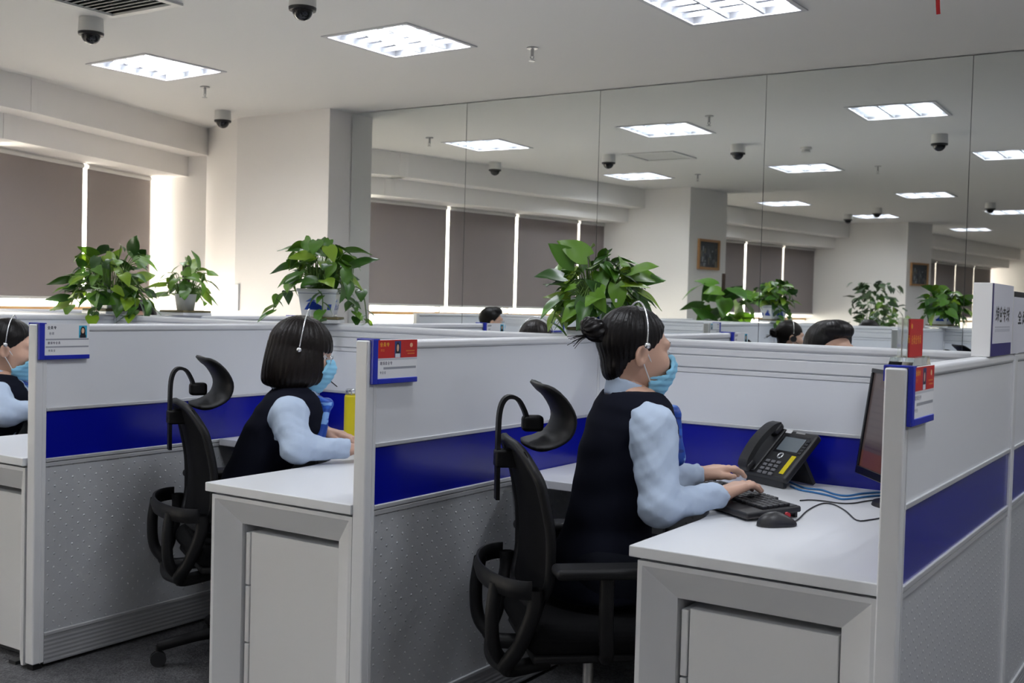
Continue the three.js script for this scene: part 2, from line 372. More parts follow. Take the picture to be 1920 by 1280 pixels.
// framed photographs on the columns
{
  const t = canvasTex(160, 120, (x, w, h) => {
    x.fillStyle = '#3a4046'; x.fillRect(0, 0, w, h); let s = 7; const r = () => (s = (s * 16807) % 2147483647) / 2147483647;
    for (let i = 0; i < 60; i++) { x.fillStyle = ['#5a6068', '#2b3036', '#8a9098', '#6f6a62', '#474c58'][i % 5]; x.fillRect(r() * w, 20 + r() * 90, 6 + r() * 14, 10 + r() * 26); }
  });
  const mat = std(0xffffff, .4, { map: t }), woodFrame = std(C(.42, .22, .09), .5);
  [[.405, -5.573, 1.98, .155], [-5.38, -4.425, 1.95, .35]].forEach(([u, v, h, a], i) => {
    const g = thing('picture_frame', i ? 'small wooden framed picture on the farthest white column' : 'wooden framed group picture on the white column between window bays', 'picture', [u, v, h], a);
    const w = .24, q = .185;
    part('frame', [bx(.004, .03, -q, -q + .03, -w, w), bx(.004, .03, q - .03, q, -w, w), bx(.004, .03, -q + .03, q - .03, -w, -w + .03), bx(.004, .03, -q + .03, q - .03, w - .03, w)], woodFrame, g, 'brown wooden frame');
    const pl = new THREE.PlaneGeometry(2 * w - .05, 2 * q - .05); pl.rotateY(Math.PI / 2); pl.translate(.012, 0, 0);
    part('picture', pl, mat, g);
    part('back_board', bx(.002, .010, -q + .01, q - .01, -w + .01, w - .01), M.plasticDark, g);
  });
}

// ------------------------------------------------------------------ desk partitions
const T = .045, BACK = 3.725, SIDE = [-6.35, -4.92, -3.4875, -2.0575, -.6075];   // side screens by their middle v
function screen(label, at, turn, L, { post = true, rails = false, group } = {}) {
  const g = thing('partition_screen', label, 'partition', at, turn, group), a = post ? .045 : .0, h = T / 2;
  if (post) {
    part('end_post', [bx(-h, h, .02, 1.205, -.045, 0, .005), bx(h - .004, h + .0015, .02, 1.2, -.0295, -.0275)], M.frame, g);
    part('foot', bx(-h + .006, h - .006, 0, .02, -.04, -.006), M.black, g);
  }
  part('top_rail', bx(-h, h, 1.178, 1.205, -L, -a, .010), M.frame, g);
  if (rails) {
    part('accessory_rail', bx(-h + .003, h - .003, 1.153, 1.175, -L, -a, .002), M.frame, g);
    part('accessory_rail', bx(-h + .001, h - .001, 1.108, 1.149, -L, -a, .003), M.frame, g);
    part('accessory_rail', bx(-h + .003, h - .003, 1.088, 1.104, -L, -a, .002), M.frame, g);
    part('core', bx(-.014, .014, 1.085, 1.18, -L, -a), M.panel, g);
  }
  part('upper_panel', bx(-h + .005, h - .005, .914, rails ? 1.086 : 1.178, -L, -a), M.panel, g);
  part('trim_strip', bx(-h, h, .902, .914, -L, -a, .002), M.alu, g);
  part('blue_panel', bx(-h + .006, h - .006, .738, .902, -L, -a), M.blue, g, 'glossy deep blue band');
  part('middle_rail', [bx(-h, h, .724, .738, -L, -a, .003), bx(-h + .002, h - .002, .708, .722, -L, -a, .002)], M.alu, g);
  part('lower_panel', bx(-h + .006, h - .006, .124, .710, -L, -a), M.dotted, g, 'silver grey panel with rows of embossed dots');
  part('skirting', bx(-h + .003, h - .003, .014, .112, -L, -a), M.skirting, g, 'ribbed aluminium skirting');
  part('lower_rail', bx(-h, h, .112, .125, -L, -a, .003), M.alu, g);
  return g;
}
const sideLabels = [
  ['partition screen with a white card holder, next to the woman at the picture edge', 2.30, 2],
  ['partition screen with a red topped card, between the short haired and the bun haired woman', 2.37, 3],
  ['partition screen beside the monitor, carrying an acrylic plaque on its post', 2.39, 4],
];
screen('partition screen at the outer end of the row, beyond the woman at the picture edge', [2.27, SIDE[1], 0], 0, BACK - .025 - 2.27);
for (const [label, u, k] of sideLabels) screen(label, [u, SIDE[k], 0], 0, BACK - .025 - u);
const farLabels = ['beyond the window side desks', 'topped by a small plant with a dark pole', 'with a name card, left of the fringed woman', 'with a name card, right of the fringed woman', 'under the white notice boards'];
for (let k = 0; k < 5; k++) screen(`screen in the row facing the mirror, ${farLabels[k]}`, [5.20, SIDE[k], 0], Math.PI, 5.20 - BACK - .025);
const spineLabels = ['behind the desk nearest the windows', 'behind the woman at the picture edge', 'behind the short haired woman', 'behind the telephone and the bun haired woman'];
for (let k = 0; k < 4; k++) {
  const a = SIDE[k] + .025, L = SIDE[k + 1] - SIDE[k] - .05;
  screen(`long white back screen with grooved rail ${spineLabels[k]}`, [BACK, a, 0], -Math.PI / 2, L, { post: false, rails: true });
}
for (let k = 0; k < 5; k++) {
  const g = thing('junction_post', 'square white post joining partition screens, ' + ['nearest the windows', 'under the bushy pothos by the blinds', 'under the pot painted with blue hills', 'under the pothos behind the bun haired woman', 'beside the white notice boards'][k], 'post', [BACK, SIDE[k], 0], 0, 'junction posts of the partitions');
  part('post', bx(-.0245, .0245, .02, 1.203, -.0245, .0245, .004), M.frame, g); part('cap', bx(-.0245, .0245, 1.203, 1.2075, -.0245, .0245, .002), M.frame, g);
  part('foot', bx(-.018, .018, 0, .02, -.018, .018), M.black, g);
}

// ------------------------------------------------------------------ desks with drawer pedestals
function bevelPortal(w, top, depth) {                     // sloping portal frame, local x 0..-w, front at z = 0, open at the floor
  const loop = (i, z) => [[-i, 0, z], [-i, top - i, z], [-w + i, top - i, z], [-w + i, 0, z]];
  const loops = [loop(0, -depth), loop(0, 0), loop(.012, 0), loop(.088, -.045), loop(.088, -depth)], pos = [];
  const quad = (a, b, c, d) => pos.push(...a, ...b, ...c, ...a, ...c, ...d);
  for (let l = 0; l + 1 < loops.length; l++) for (let k = 0; k < 3; k++) quad(loops[l][k], loops[l][k + 1], loops[l + 1][k + 1], loops[l + 1][k]);
  const g = new THREE.BufferGeometry(); g.setAttribute('position', new THREE.Float32BufferAttribute(pos, 3)); g.computeVertexNormals(); return uvMetres(g);
}
function deskParts(label, at, turn, end, width, group, m = 1) {  // at: [u, v] of the back corner on the return's side; end: how far the return runs; m = -1 mirrors it
  const g = thing('office_desk', label, 'desk', [...at, 0], turn, group), mb = (x0, x1, ...r) => bx(Math.min(m * x0, m * x1), Math.max(m * x0, m * x1), ...r);
  const rl = -.597, poly = [[-end, 0], [-end, rl]], cx = -.60, cy = rl - .36;
  const arc = new THREE.QuadraticBezierCurve(new THREE.Vector2(-end + .42, rl), new THREE.Vector2(cx + .02, rl - .02), new THREE.Vector2(cx, cy)).getPoints(12);
  for (const p of arc) poly.push([p.x, p.y]);
  poly.push([cx, -width], [-.028, -width], [-.028, 0]);
  part('worktop', prism(poly.map(([u, v]) => [u, m * v]), .712, .740, .0025), M.top, g, 'white L-shaped worktop');
  const f = part('portal_frame', bevelPortal(.575, .692, .30), M.deskFrame, g, 'white bevelled end frame'); f.position.set(m > 0 ? -.004 : .579, .012, end - .012);
  part('apron', mb(-.55, -.03, .694, .712, end - .5, end - .05), M.plasticDark, g);
  for (const x of [-.5, -.1]) part('floor_runner', mb(x, x + .04, 0, .012, end - .5, end - .02), M.plasticDark, g);
  part('wall_bracket', mb(-width + .04, -width + .30, .45, .712, .04, .06), M.deskFrame, g);
  const c = thing('drawer_pedestal', label.replace(/.*desk/, 'white drawer pedestal under the desk'), 'cabinet', [...at, 0], turn, group && 'drawer pedestals');
  part('body', mb(-.463, -.100, .03, .592, end - .46, end - .068, .003), M.cabinet, c);
  for (const [a, b] of [[.035, .24], [.245, .42], [.425, .588]]) { const d = part('drawer', mb(-.484, -.466, a, b, end - .46, end - .066, .003), M.cabinet, c); part('drawer_pull', mb(-.4885, -.484, b - .03, b - .018, end - .35, end - .17, .002), M.alu, d); }
  part('plinth', mb(-.455, -.11, .014, .03, end - .45, end - .08), M.plasticDark, c);
  return g;
}
deskParts('white corner desk with telephone, keyboard and monitor', [BACK, SIDE[4] - .0245], 0, BACK - 2.415, 1.40);
deskParts('white corner desk with the yellow bottle', [BACK, SIDE[3] - .0245], 0, BACK - 2.365, 1.38);
deskParts('white corner desk of the woman at the picture edge', [BACK, SIDE[2] - .0245], 0, BACK - 2.285, 1.38);
for (let k = 0; k < 4; k++) deskParts('white corner desk in the row facing the mirror', [BACK, SIDE[k + 1] - .0245], Math.PI, 1.40, 1.38, 'desks of the far row', -1);

// ------------------------------------------------------------------ writing on cards and boards
const silk = [[.25, .03, .08, .32, .36, .32, .08, .62], [.04, .88, .38, .76]];
const GLYPHS = [
  [...silk, [.5, .24, .5, .13, .96, .13, .96, .24], [.72, 0, .72, .1], [.56, .36, .9, .36], [.47, .55, .98, .55], [.73, .55, .73, .97], [.58, .68, .5, .88], [.85, .68, .96, .88]],
  [[.5, .02, .04, .42], [.5, .02, .96, .42], [.3, .46, .7, .46], [.24, .62, .76, .62, .76, .97, .24, .97, .24, .62]],
  [[.15, .2, .85, .2], [.04, .42, .96, .42], [.5, 0, .34, .64, .8, .64, .52, .86], [.4, .8, .66, .99]],
  [...silk, [.48, .3, .95, .23], [.46, .54, .97, .46], [.66, .03, .77, .74, .97, .96], [.92, .6, .48, .97], [.84, .03, .94, .14]],
  [[.5, .02, .04, .42], [.5, .02, .96, .42], [.26, .46, .74, .46], [.3, .68, .7, .68], [.1, .95, .9, .95], [.5, .46, .5, .95]],
  [[.28, .04, .72, .04, .72, .28, .28, .28, .28, .04], [.16, .4, .84, .4, .84, .76, .16, .76, .16, .4], [.5, .5, .4, .8, .12, .98], [.58, .8, .9, .98]],
  [[.1, .1, .5, .1], [.16, .1, .16, .8], [.44, .1, .44, .98], [.06, .8, .5, .72], [.16, .34, .44, .34], [.16, .56, .44, .56], [.6, .04, .68, .2], [.9, .04, .8, .2], [.56, .3, .96, .3], [.52, .52, 1, .52], [.76, .3, .76, .6, .54, .97], [.76, .6, .98, .97]],
];
function glyphs(x, ids, left, top, w, h, gap, color, line) {
  x.strokeStyle = color; x.lineWidth = line; x.lineCap = 'round'; x.lineJoin = 'round';
  ids.forEach((id, i) => { for (const s of GLYPHS[id]) { x.beginPath(); for (let k = 0; k < s.length; k += 2) { const px = left + i * (w + gap) + s[k] * w, py = top + s[k + 1] * h; k ? x.lineTo(px, py) : x.moveTo(px, py); } x.stroke(); } });
}
const cardTex = red => canvasTex(400, 250, (x, w, h) => {
  x.fillStyle = '#e8e9ec'; x.fillRect(0, 0, w, h);
  const person = (l, t, q, r) => { x.fillStyle = red ? '#2c3f7a' : '#3fb3d6'; x.fillRect(l, t, q, r); x.fillStyle = '#1d1a1f'; x.beginPath(); x.ellipse(l + q / 2, t + r * .42, q * .3, r * .34, 0, 0, 7); x.fill(); x.fillRect(l + q * .2, t + r * .4, q * .6, r * .4); x.fillStyle = '#e2b79a'; x.beginPath(); x.ellipse(l + q / 2, t + r * .42, q * .18, r * .22, 0, 0, 7); x.fill(); x.fillStyle = red ? '#d9dfe6' : '#20242e'; x.fillRect(l + q * .12, t + r * .76, q * .76, r * .24); };
  if (red) {
    x.fillStyle = '#c4201c'; x.fillRect(0, 0, w, 118);
    glyphs(x, [1, 5, 2], 24, 16, 26, 26, 6, '#e3a52a', 5); glyphs(x, [3, 4], 30, 58, 16, 16, 5, '#d8742c', 3);
    x.fillStyle = '#e5b489'; x.beginPath(); x.arc(338, 36, 15, 0, 7); x.fill(); x.fillStyle = '#d77b30'; x.fillRect(284, 70, 90, 8); x.fillRect(300, 88, 74, 8);
    person(168, 8, 64, 108);
    glyphs(x, [6, 0, 5, 1, 2], 26, 140, 20, 22, 5, '#6d6a76', 3); x.fillStyle = '#9a9da6'; x.fillRect(60, 176, 330, 15); glyphs(x, [2, 4, 1], 26, 202, 16, 18, 5, '#7d808a', 2.5);
    x.fillStyle = '#c3c6cc'; x.fillRect(0, 120, w, 12);
  } else {
    glyphs(x, [4, 5, 2], 26, 18, 22, 24, 5, '#4a4c56', 4); glyphs(x, [1, 3], 40, 66, 18, 20, 5, '#7a7d88', 3);
    person(304, 14, 74, 100); x.fillStyle = '#9fa2ab'; x.fillRect(10, 118, 384, 12); x.fillRect(10, 178, 384, 12);
    glyphs(x, [6, 0, 2, 1, 5], 28, 142, 18, 20, 5, '#6d6a76', 3); glyphs(x, [3, 5, 4], 34, 204, 16, 18, 6, '#7d808a', 2.5);
  }
});
const cardRed = std(0xffffff, .45, { map: cardTex(true) }), cardWhite = std(0xffffff, .45, { map: cardTex(false) });
function nameCard(u, v, red, label, category = 'name card') {            // hangs over a screen's free end, face towards +v
  const g = thing('name_card_holder', label, category, [u, v, 1.2065]);
  part('hook', [bx(-T - .001, .012, .0, .0035, -.032, -.004), bx(-T - .004, -T - .0005, -.03, .0035, -.032, -.004)], M.holderBlue, g, 'blue clip over the post');
  part('backing', [bx(.001, .0125, -.124, .002, -.026, -.005, .002), bx(.001, .0125, -.124, -.109, -.205, -.026, .002)], M.holderBlue, g, 'blue holder edge');
  const p = new THREE.PlaneGeometry(.178, .109); p.rotateY(Math.PI / 2); p.translate(.0095, -.0545, -.115);
  part('card', p, red ? cardRed : cardWhite, g, red ? 'card with a red upper half and portrait' : 'white card with a small portrait');
  part('card_back', bx(.002, .009, -.109, .0, -.204, -.026), M.paper, g);
  return g;
}
nameCard(2.30, SIDE[2] + T / 2, false, 'blue edged white name card on the screen beside the woman at the picture edge');
nameCard(2.375, SIDE[3] + T / 2, true, 'blue edged name card with red top, between the two seated women');
nameCard(2.395, SIDE[4] + T / 2, true, 'blue edged name card with red top, under the acrylic plaque');
['left of the fringed woman', 'right of the fringed woman'].forEach((t, i) => nameCard(4.98, SIDE[2 + i] + T / 2, false, `blue edged white name card in the row facing the mirror, ${t}`));
nameCard(4.98, SIDE[1] + T / 2, false, 'blue edged white name card behind the white and blue plant pot');

// acrylic plaque on the post
{
  const g = thing('acrylic_plaque', 'clear acrylic stand with a red card and gold lettering on the partition post', 'plaque', [2.44, SIDE[4], 1.205]);
  const tp = new THREE.Shape([[-.085, 0], [.085, 0], [.066, .02], [-.066, .02]].map(p => new THREE.Vector2(...p)));
  const b = new THREE.ExtrudeGeometry(tp, { depth: .05, bevelEnabled: false }); b.translate(0, 0, -.025); b.rotateY(Math.PI / 2); b.translate(0, .0008, -.07);
  part('base', b, M.acrylic, g, 'clear acrylic foot');
  part('slab', [bx(-.014, -.003, .021, .104, -.13, -.012), bx(-.002, .008, .021, .104, -.13, -.012)], M.acrylic, g, 'clear acrylic slab');
  const t = canvasTex(256, 180, (x, w, h) => { x.fillStyle = '#c0161c'; x.fillRect(0, 0, w, h); x.fillStyle = '#e0a12c'; x.beginPath(); x.arc(36, 34, 13, 0, 7); x.fill(); glyphs(x, [1, 5, 4, 2, 5], 34, 78, 32, 40, 7, '#e08a28', 6); });
  part('card', bx(.0085, .0115, .0215, .103, -.129, -.013), std(0xffffff, .5, { map: (() => { t.wrapS = t.wrapT = THREE.RepeatWrapping; t.repeat.set(-1 / .116, 1 / .0815); t.offset.set(-.013 / .116, -.0215 / .0815); return t; })() }), g, 'red card with gold lettering');
}
// white notice boards standing on the screen
{
  const board = (u0, u1, h1, dark, ids, label) => {
    const L = u1 - u0, g = thing('notice_board', label, 'sign', [u0, SIDE[4], 1.2055]);
    part('box', bx(-.026, .024, 0, h1, -L, 0, .002), M.white, g);
    const t = canvasTex(512, 300, (x, w, h) => {
      x.fillStyle = '#d5d6e0'; x.fillRect(0, 0, w, h); x.fillStyle = '#231f6e'; 
      if (dark) { x.fillStyle = '#17171c'; x.fillRect(0, 0, w, 26); } else { x.fillRect(0, 0, 30, h); x.fillRect(0, 248, 490, 52); }
      glyphs(x, ids, 90, 96, 74, 60, 12, '#26262e', 9); x.fillStyle = '#8d92a3'; 
      if (!dark) for (let i = 0; i < 14; i++) { x.fillRect(84 + i * 26, 178, 20, 4); x.fillRect(86 + i * 26, 188, 4, 12); x.fillRect(96 + i * 26, 186, 6, 14); }
    });
    const p = new THREE.PlaneGeometry(L - .002, h1 - .002); p.rotateY(Math.PI / 2); p.translate(.0246, h1 / 2, -L / 2);
    part('face', p, std(0xffffff, .5, { map: t }), g, dark ? 'printed face with dark top edge' : 'printed face with dark lettering and blue bands');
  };
  board(3.29, 3.62, .205, false, [0, 1, 2, 3], 'white notice board with blue bands and four large characters on the screen');
  board(3.63, 4.10, .19, true, [4, 5, 0, 1], 'white notice board with a dark top edge behind the blue banded one');
}

// ------------------------------------------------------------------ things on the desks
function onH(px, py, h) { const d = pixel(px, py, 1).sub(STAND); return STAND.clone().addScaledVector(d, (h - EYE) / d.y); }
const DESK = .74;
const aim = deg => -deg * Math.PI / 180;                       // turns local -z to the heading deg, measured from u towards v
{ // telephone
  const g = thing('desk_telephone', 'black desk telephone with handset, keypad and yellow label strip', 'telephone', [3.525, -1.315, DESK], aim(28));
  const th = .77, lean = q => { q.rotateX(th); q.translate(0, .014, -.02); return q; };
  part('body', lean(bx(-.105, .105, 0, .028, -.205, 0, .010)), M.plasticDark, g);
  part('cradle', lean(bx(-.103, -.04, .026, .036, -.2, -.01, .006)), M.plasticDark, g);
  const scr = part('screen', lean(bx(-.022, .075, .027, .031, -.172, -.112, .002)), std(C(.15, .18, .20), .2), g, 'grey display');
  part('screen_frame', lean(bx(-.032, .085, .0265, .0295, -.182, -.104, .002)), M.blackGloss, g);
  for (let r = 0; r < 4; r++) for (let c = 0; c < 3; c++) part('key', lean(bx(-.026 + c * .026, -.008 + c * .026, .028, .0335, -.066 + r * .0165, -.055 + r * .0165, .002)), std(C(.16, .16, .17), .5), g);
  const ring = new THREE.TorusGeometry(.0105, .0034, 6, 20); ring.rotateX(Math.PI / 2); ring.translate(.018, .03, -.09);
  part('navigation_ring', lean(ring), M.silver, g, 'silver navigation ring');
  for (let k = 0; k < 5; k++) part('side_key', lean(bx(.084, .098, .028, .032, -.168 + k * .013, -.159 + k * .013, .001)), M.key, g);
  part('label_strip', lean(bx(.066, .086, .0282, .0295, -.098, -.02)), M.yellow, g, 'yellow paper label');
  part('maker_plate', lean(bx(.008, .05, .0282, .0292, -.198, -.192)), M.steel, g);
  part('sticker', lean(bx(-.04, -.012, .0282, .0295, -.202, -.188)), M.paper, g, 'small white sticker');
  const hs = smoothPath([[-.005, .052], [-.03, .066], [-.1, .076], [-.17, .068], [-.2, .052]], 20);
  const arch = barYZ(hs, .044, .020); arch.translate(-.072, 0, 0);
  const ends = [bx(-.097, -.047, .034, .062, -.04, .006, .012), bx(-.097, -.047, .034, .062, -.208, -.162, .012)];
  part('handset', [arch, ...ends].map(lean), M.plasticDark, g, 'black curved handset');
  const leg = barYZ([[-.11, .10], [-.165, .006]], .15, .012); part('stand', leg, M.plasticDark, g);
  part('front_foot', bx(-.09, .09, 0.0005, .03, -.03, -.012, .004), M.plasticDark, g);
}
{ // keyboard
  const g = thing('keyboard', 'black full size keyboard with palm rest under the typing hands', 'keyboard', [3.10, -1.237, DESK], aim(35));
  const th = .075, lean = q => { q.translate(0, 0, -.105); q.rotateX(th); q.translate(0, .004, .105); return q; };
  part('case', lean(bx(-.225, .225, .002, .020, -.075, .105, .006)), M.plasticDark, g);
  part('palm_rest', lean(bx(-.225, .225, .001, .017, .052, .106, .006)), std(C(.035, .03, .03), .5), g, 'brown black palm rest');
  part('key_well', lean(bx(-.218, .218, .019, .0215, -.066, .046, .002)), M.blackGloss, g);
  const kg = lean(bx(-.0082, .0082, .0215, .0285, -.0082, .0082, .002));
  for (let r = 0; r < 6; r++) for (let c = 0; c < 22; c++) {
    if (r === 0 && (c === 1 || c === 6 || c > 17)) continue;
    if (c === 18 - 3 + 0 && r === 3) continue;
    const k = part('key', kg, M.key, g), z = -.058 + r * .0185, gap = (c > 14 ? .004 : 0) + (c > 17 ? .004 : 0);
    k.position.set(-.2085 + c * .01915 + gap, Math.sin(th) * -z, z);
  }
  part('foot', [bx(-.2, -.17, .0, .022, -.078, -.07), bx(.17, .2, .0, .022, -.078, -.07)], M.plasticDark, g);
}
{ // mouse
  const g = thing('computer_mouse', 'black computer mouse with a red lit wheel on the white desk', 'mouse', [2.889, -1.03, DESK], aim(42));
  const s = new THREE.SphereGeometry(1, 28, 18), p = s.attributes.position;
  for (let i = 0; i < p.count; i++) { const z = p.getZ(i), y = p.getY(i), x = p.getX(i); p.setXYZ(i, x * .032 * (1 - .14 * Math.exp(-((z + .1) ** 2) * 6)), Math.max(y, -.05) * (.036 - .010 * -Math.min(0, z)) * (1 + .12 * z) + .003, z * .058); }
  s.computeVertexNormals(); part('shell', s, M.plasticDark, g);
  part('button_split', bx(-.0008, .0008, .03, .0345, -.05, -.015), M.black, g);
  part('wheel', new THREE.CylinderGeometry(.009, .009, .007, 18).rotateZ(Math.PI / 2).translate(0, .0275, -.03), std(C(.5, .02, .03), .4), g, 'red scroll wheel');
}
{ // monitor
  const g = thing('computer_monitor', 'thin black computer monitor with a brownish screen beside the partition post', 'monitor', [3.42, -.86, DESK], aim(54));
  const th = -.13, lean = q => { q.translate(0, -.23, 0); q.rotateX(th); q.translate(0, .23, -.0); return q; };
  part('base', new THREE.CylinderGeometry(.088, .092, .012, 40).translate(0, .006, -.03), M.plasticDark, g);
  part('stand', [rod([0, .012, -.045], [0, .2, -.07], .018, .018)], M.plasticDark, g);
  part('housing', lean(bx(-.265, .265, .062, .40, -.045, -.008, .008)), M.plasticDark, g);
  part('bezel', [bx(-.265, .265, .06, .086, -.012, .004, .003), bx(-.265, .265, .388, .402, -.012, .004, .003), bx(-.265, -.252, .086, .388, -.012, .004, .003), bx(.252, .265, .086, .388, -.012, .004, .003)].map(lean), M.blackGloss, g);
  const t = canvasTex(256, 160, (x, w, h) => {
    x.fillStyle = '#7a6a68'; x.fillRect(0, 0, w, h); x.fillStyle = '#857674'; x.fillRect(0, 0, w, 26);
    x.fillStyle = '#6a5a5a'; for (let i = 0; i < 9; i++) x.fillRect(10, 40 + i * 12, 60 + (i * 37) % 120, 3); x.fillStyle = '#8f5b50'; x.fillRect(0, 132, w, 28);
  });
  const p = new THREE.PlaneGeometry(.506, .304); p.translate(0, .237, -.003);
  part('screen', lean(p), std(C(.30, .29, .29), .25, { map: t, emissive: C(.5, .5, .5), emissiveMap: t, emissiveIntensity: .28 }), g, 'dim brown lit screen');
}
{ // cords
  const cord = (pts, r, mat, label, h = DESK + r + .0005) => single('cable', tube(pts.map(p => onH(p[0], p[1], h)), r, 60, 6), mat, label, 'cable');
  cord([[1486, 979], [1497, 973], [1515, 956], [1540, 944], [1562, 945], [1585, 957], [1607, 975], [1632, 974], [1660, 969]], .0021, M.plasticDark, 'thin black mouse cord looping across the white desk');
  cord([[1500, 938], [1520, 937], [1545, 939], [1575, 943], [1600, 943], [1625, 939], [1662, 935]], .0021, M.plasticDark, 'black keyboard cord running flat to the monitor');
  cord([[1478, 902], [1495, 909], [1512, 915], [1540, 918], [1565, 926], [1588, 929], [1615, 925], [1640, 923], [1662, 922]], .003, M.cableBlue, 'blue network cable running from the telephone');
  cord([[1482, 911], [1500, 918], [1528, 923], [1556, 929], [1577, 935], [1600, 934], [1630, 930], [1662, 928]], .003, M.cableBlue, 'second blue network cable lying beside the first');
}
{ // bottle, paper
  const g = thing('water_bottle', 'bright yellow water bottle with a silver cap', 'bottle', [3.545, -3.125, DESK]);
  part('body', new THREE.LatheGeometry([[0, 0], [.029, 0], [.032, .004], [.032, .168], [.030, .175], [.026, .178], [0, .178]].map(p => new THREE.Vector2(...p)), 40), M.yellow, g);
  part('cap', new THREE.LatheGeometry([[0, .1785], [.027, .1785], [.027, .199], [.024, .203], [0, .203]].map(p => new THREE.Vector2(...p)), 40), M.silver, g, 'silver screw cap');
  for (let k = 0; k < 10; k++) part('cap_rib', bx(-.002, .002, .180, .198, .0265, .0285).rotateY(k * Math.PI / 5), M.steel, g);
  const k = thing('note_pad', 'small pad of white paper beside the short haired woman\'s hands', 'paper', [3.27, -2.70, DESK], aim(40));
  part('sheets', bx(-.07, .07, 0, .008, -.1, .1, .001), M.paper, k); part('binding', bx(-.07, .07, 0, .012, -.11, -.1, .002), M.steel, k);
}

// ------------------------------------------------------------------ plants
function leafGeo(len, wid, bend, fold, heart = .12) {
  const R = 8, S = 4, pos = [], idx = [];
  for (let i = 0; i <= R; i++) {
    const t = i / R, w = wid / 2 * Math.pow(Math.sin(Math.PI * Math.pow(Math.min(.999, .06 + t * .94), .62)), .85) * (1 - .12 * t);
    for (let j = 0; j <= S; j++) {
      const q = j / S * 2 - 1, back = heart * len * Math.abs(q) * Math.max(0, 1 - t * 3.2);
      pos.push(q * w, -bend * len * t * t + fold * Math.abs(q) * w - .10 * w * q * q + .012 * len * Math.sin(t * 9 + q * 3), t * len - back);
      if (i && j) { const a = (i - 1) * (S + 1) + j - 1, b = a + S + 1; idx.push(a, b, a + 1, a + 1, b, b + 1); }
    }
  }
  const g = new THREE.BufferGeometry(); g.setAttribute('position', new THREE.Float32BufferAttribute(pos, 3)); g.setIndex(idx); g.computeVertexNormals(); return g;
}
const LEAVES = [leafGeo(.105, .078, .25, .25), leafGeo(.09, .066, .45, .35), leafGeo(.12, .082, .12, .2), leafGeo(.07, .05, .3, .3)];
const BIGLEAF = [leafGeo(.30, .21, .25, .15), leafGeo(.26, .17, .35, .2)];
const up = new V3(0, 1, 0);
// one leaf at p pointing along d, its face turned towards n
function addLeaf(g, p, d, n, geo, mat, scale = 1) {
  const z = d.clone().normalize(), x = new V3().crossVectors(n, z).normalize(), y = new V3().crossVectors(z, x);
  const m = part('leaf', geo, mat, g); m.quaternion.setFromRotationMatrix(new THREE.Matrix4().makeBasis(x, y, z)); m.position.copy(p); m.scale.setScalar(scale); return m;
}
const potTex = canvasTex(256, 128, (x, w, h) => {
  x.fillStyle = '#e4e7ec'; x.fillRect(0, 0, w, h); x.fillStyle = '#8f97a8'; x.fillRect(0, 0, w, 5); x.fillRect(0, 20, w, 3);
  for (let k = 0; k < 4; k++) {
    const o = k * 64; x.fillStyle = '#2440a0'; x.beginPath(); x.moveTo(o + 6, 96); x.lineTo(o + 14, 66); x.lineTo(o + 22, 54); x.lineTo(o + 30, 70); x.lineTo(o + 38, 78); x.lineTo(o + 40, 96); x.fill();
    x.fillStyle = '#5f78c4'; x.beginPath(); x.moveTo(o + 10, 60); x.lineTo(o + 20, 42); x.lineTo(o + 28, 58); x.fill(); x.fillStyle = '#3a54b0'; x.fillRect(o + 50, 70, 8, 26);
  }
});
const potMat = std(0xffffff, .22, { map: potTex }), bigPotMat = std(C(.62, .62, .60), .35);
function squarePot(g, y0, w, h) {
  const p = new THREE.CylinderGeometry(w * .707, w * .55, h, 4, 1, true); p.rotateY(Math.PI / 4); const q = p.toNonIndexed(); q.computeVertexNormals(); q.translate(0, y0 + h / 2, 0);
  part('pot', q, potMat, g, 'white ceramic pot painted with blue hills');
  part('pot_rim', [bx(-w * .52, w * .52, y0 + h - .014, y0 + h, -w * .52, -w * .46, .003), bx(-w * .52, w * .52, y0 + h - .014, y0 + h, w * .46, w * .52, .003), bx(-w * .52, -w * .46, y0 + h - .014, y0 + h, -w * .46, w * .46, .003), bx(w * .46, w * .52, y0 + h - .014, y0 + h, -w * .46, w * .46, .003)], M.ceramic, g);
  part('pot_base', bx(-w * .4, w * .4, y0, y0 + .012, -w * .4, w * .4, .003), M.ceramic, g);
  part('soil', bx(-w * .45, w * .45, y0 + h - .03, y0 + h - .018, -w * .45, w * .45), M.soil, g);
}
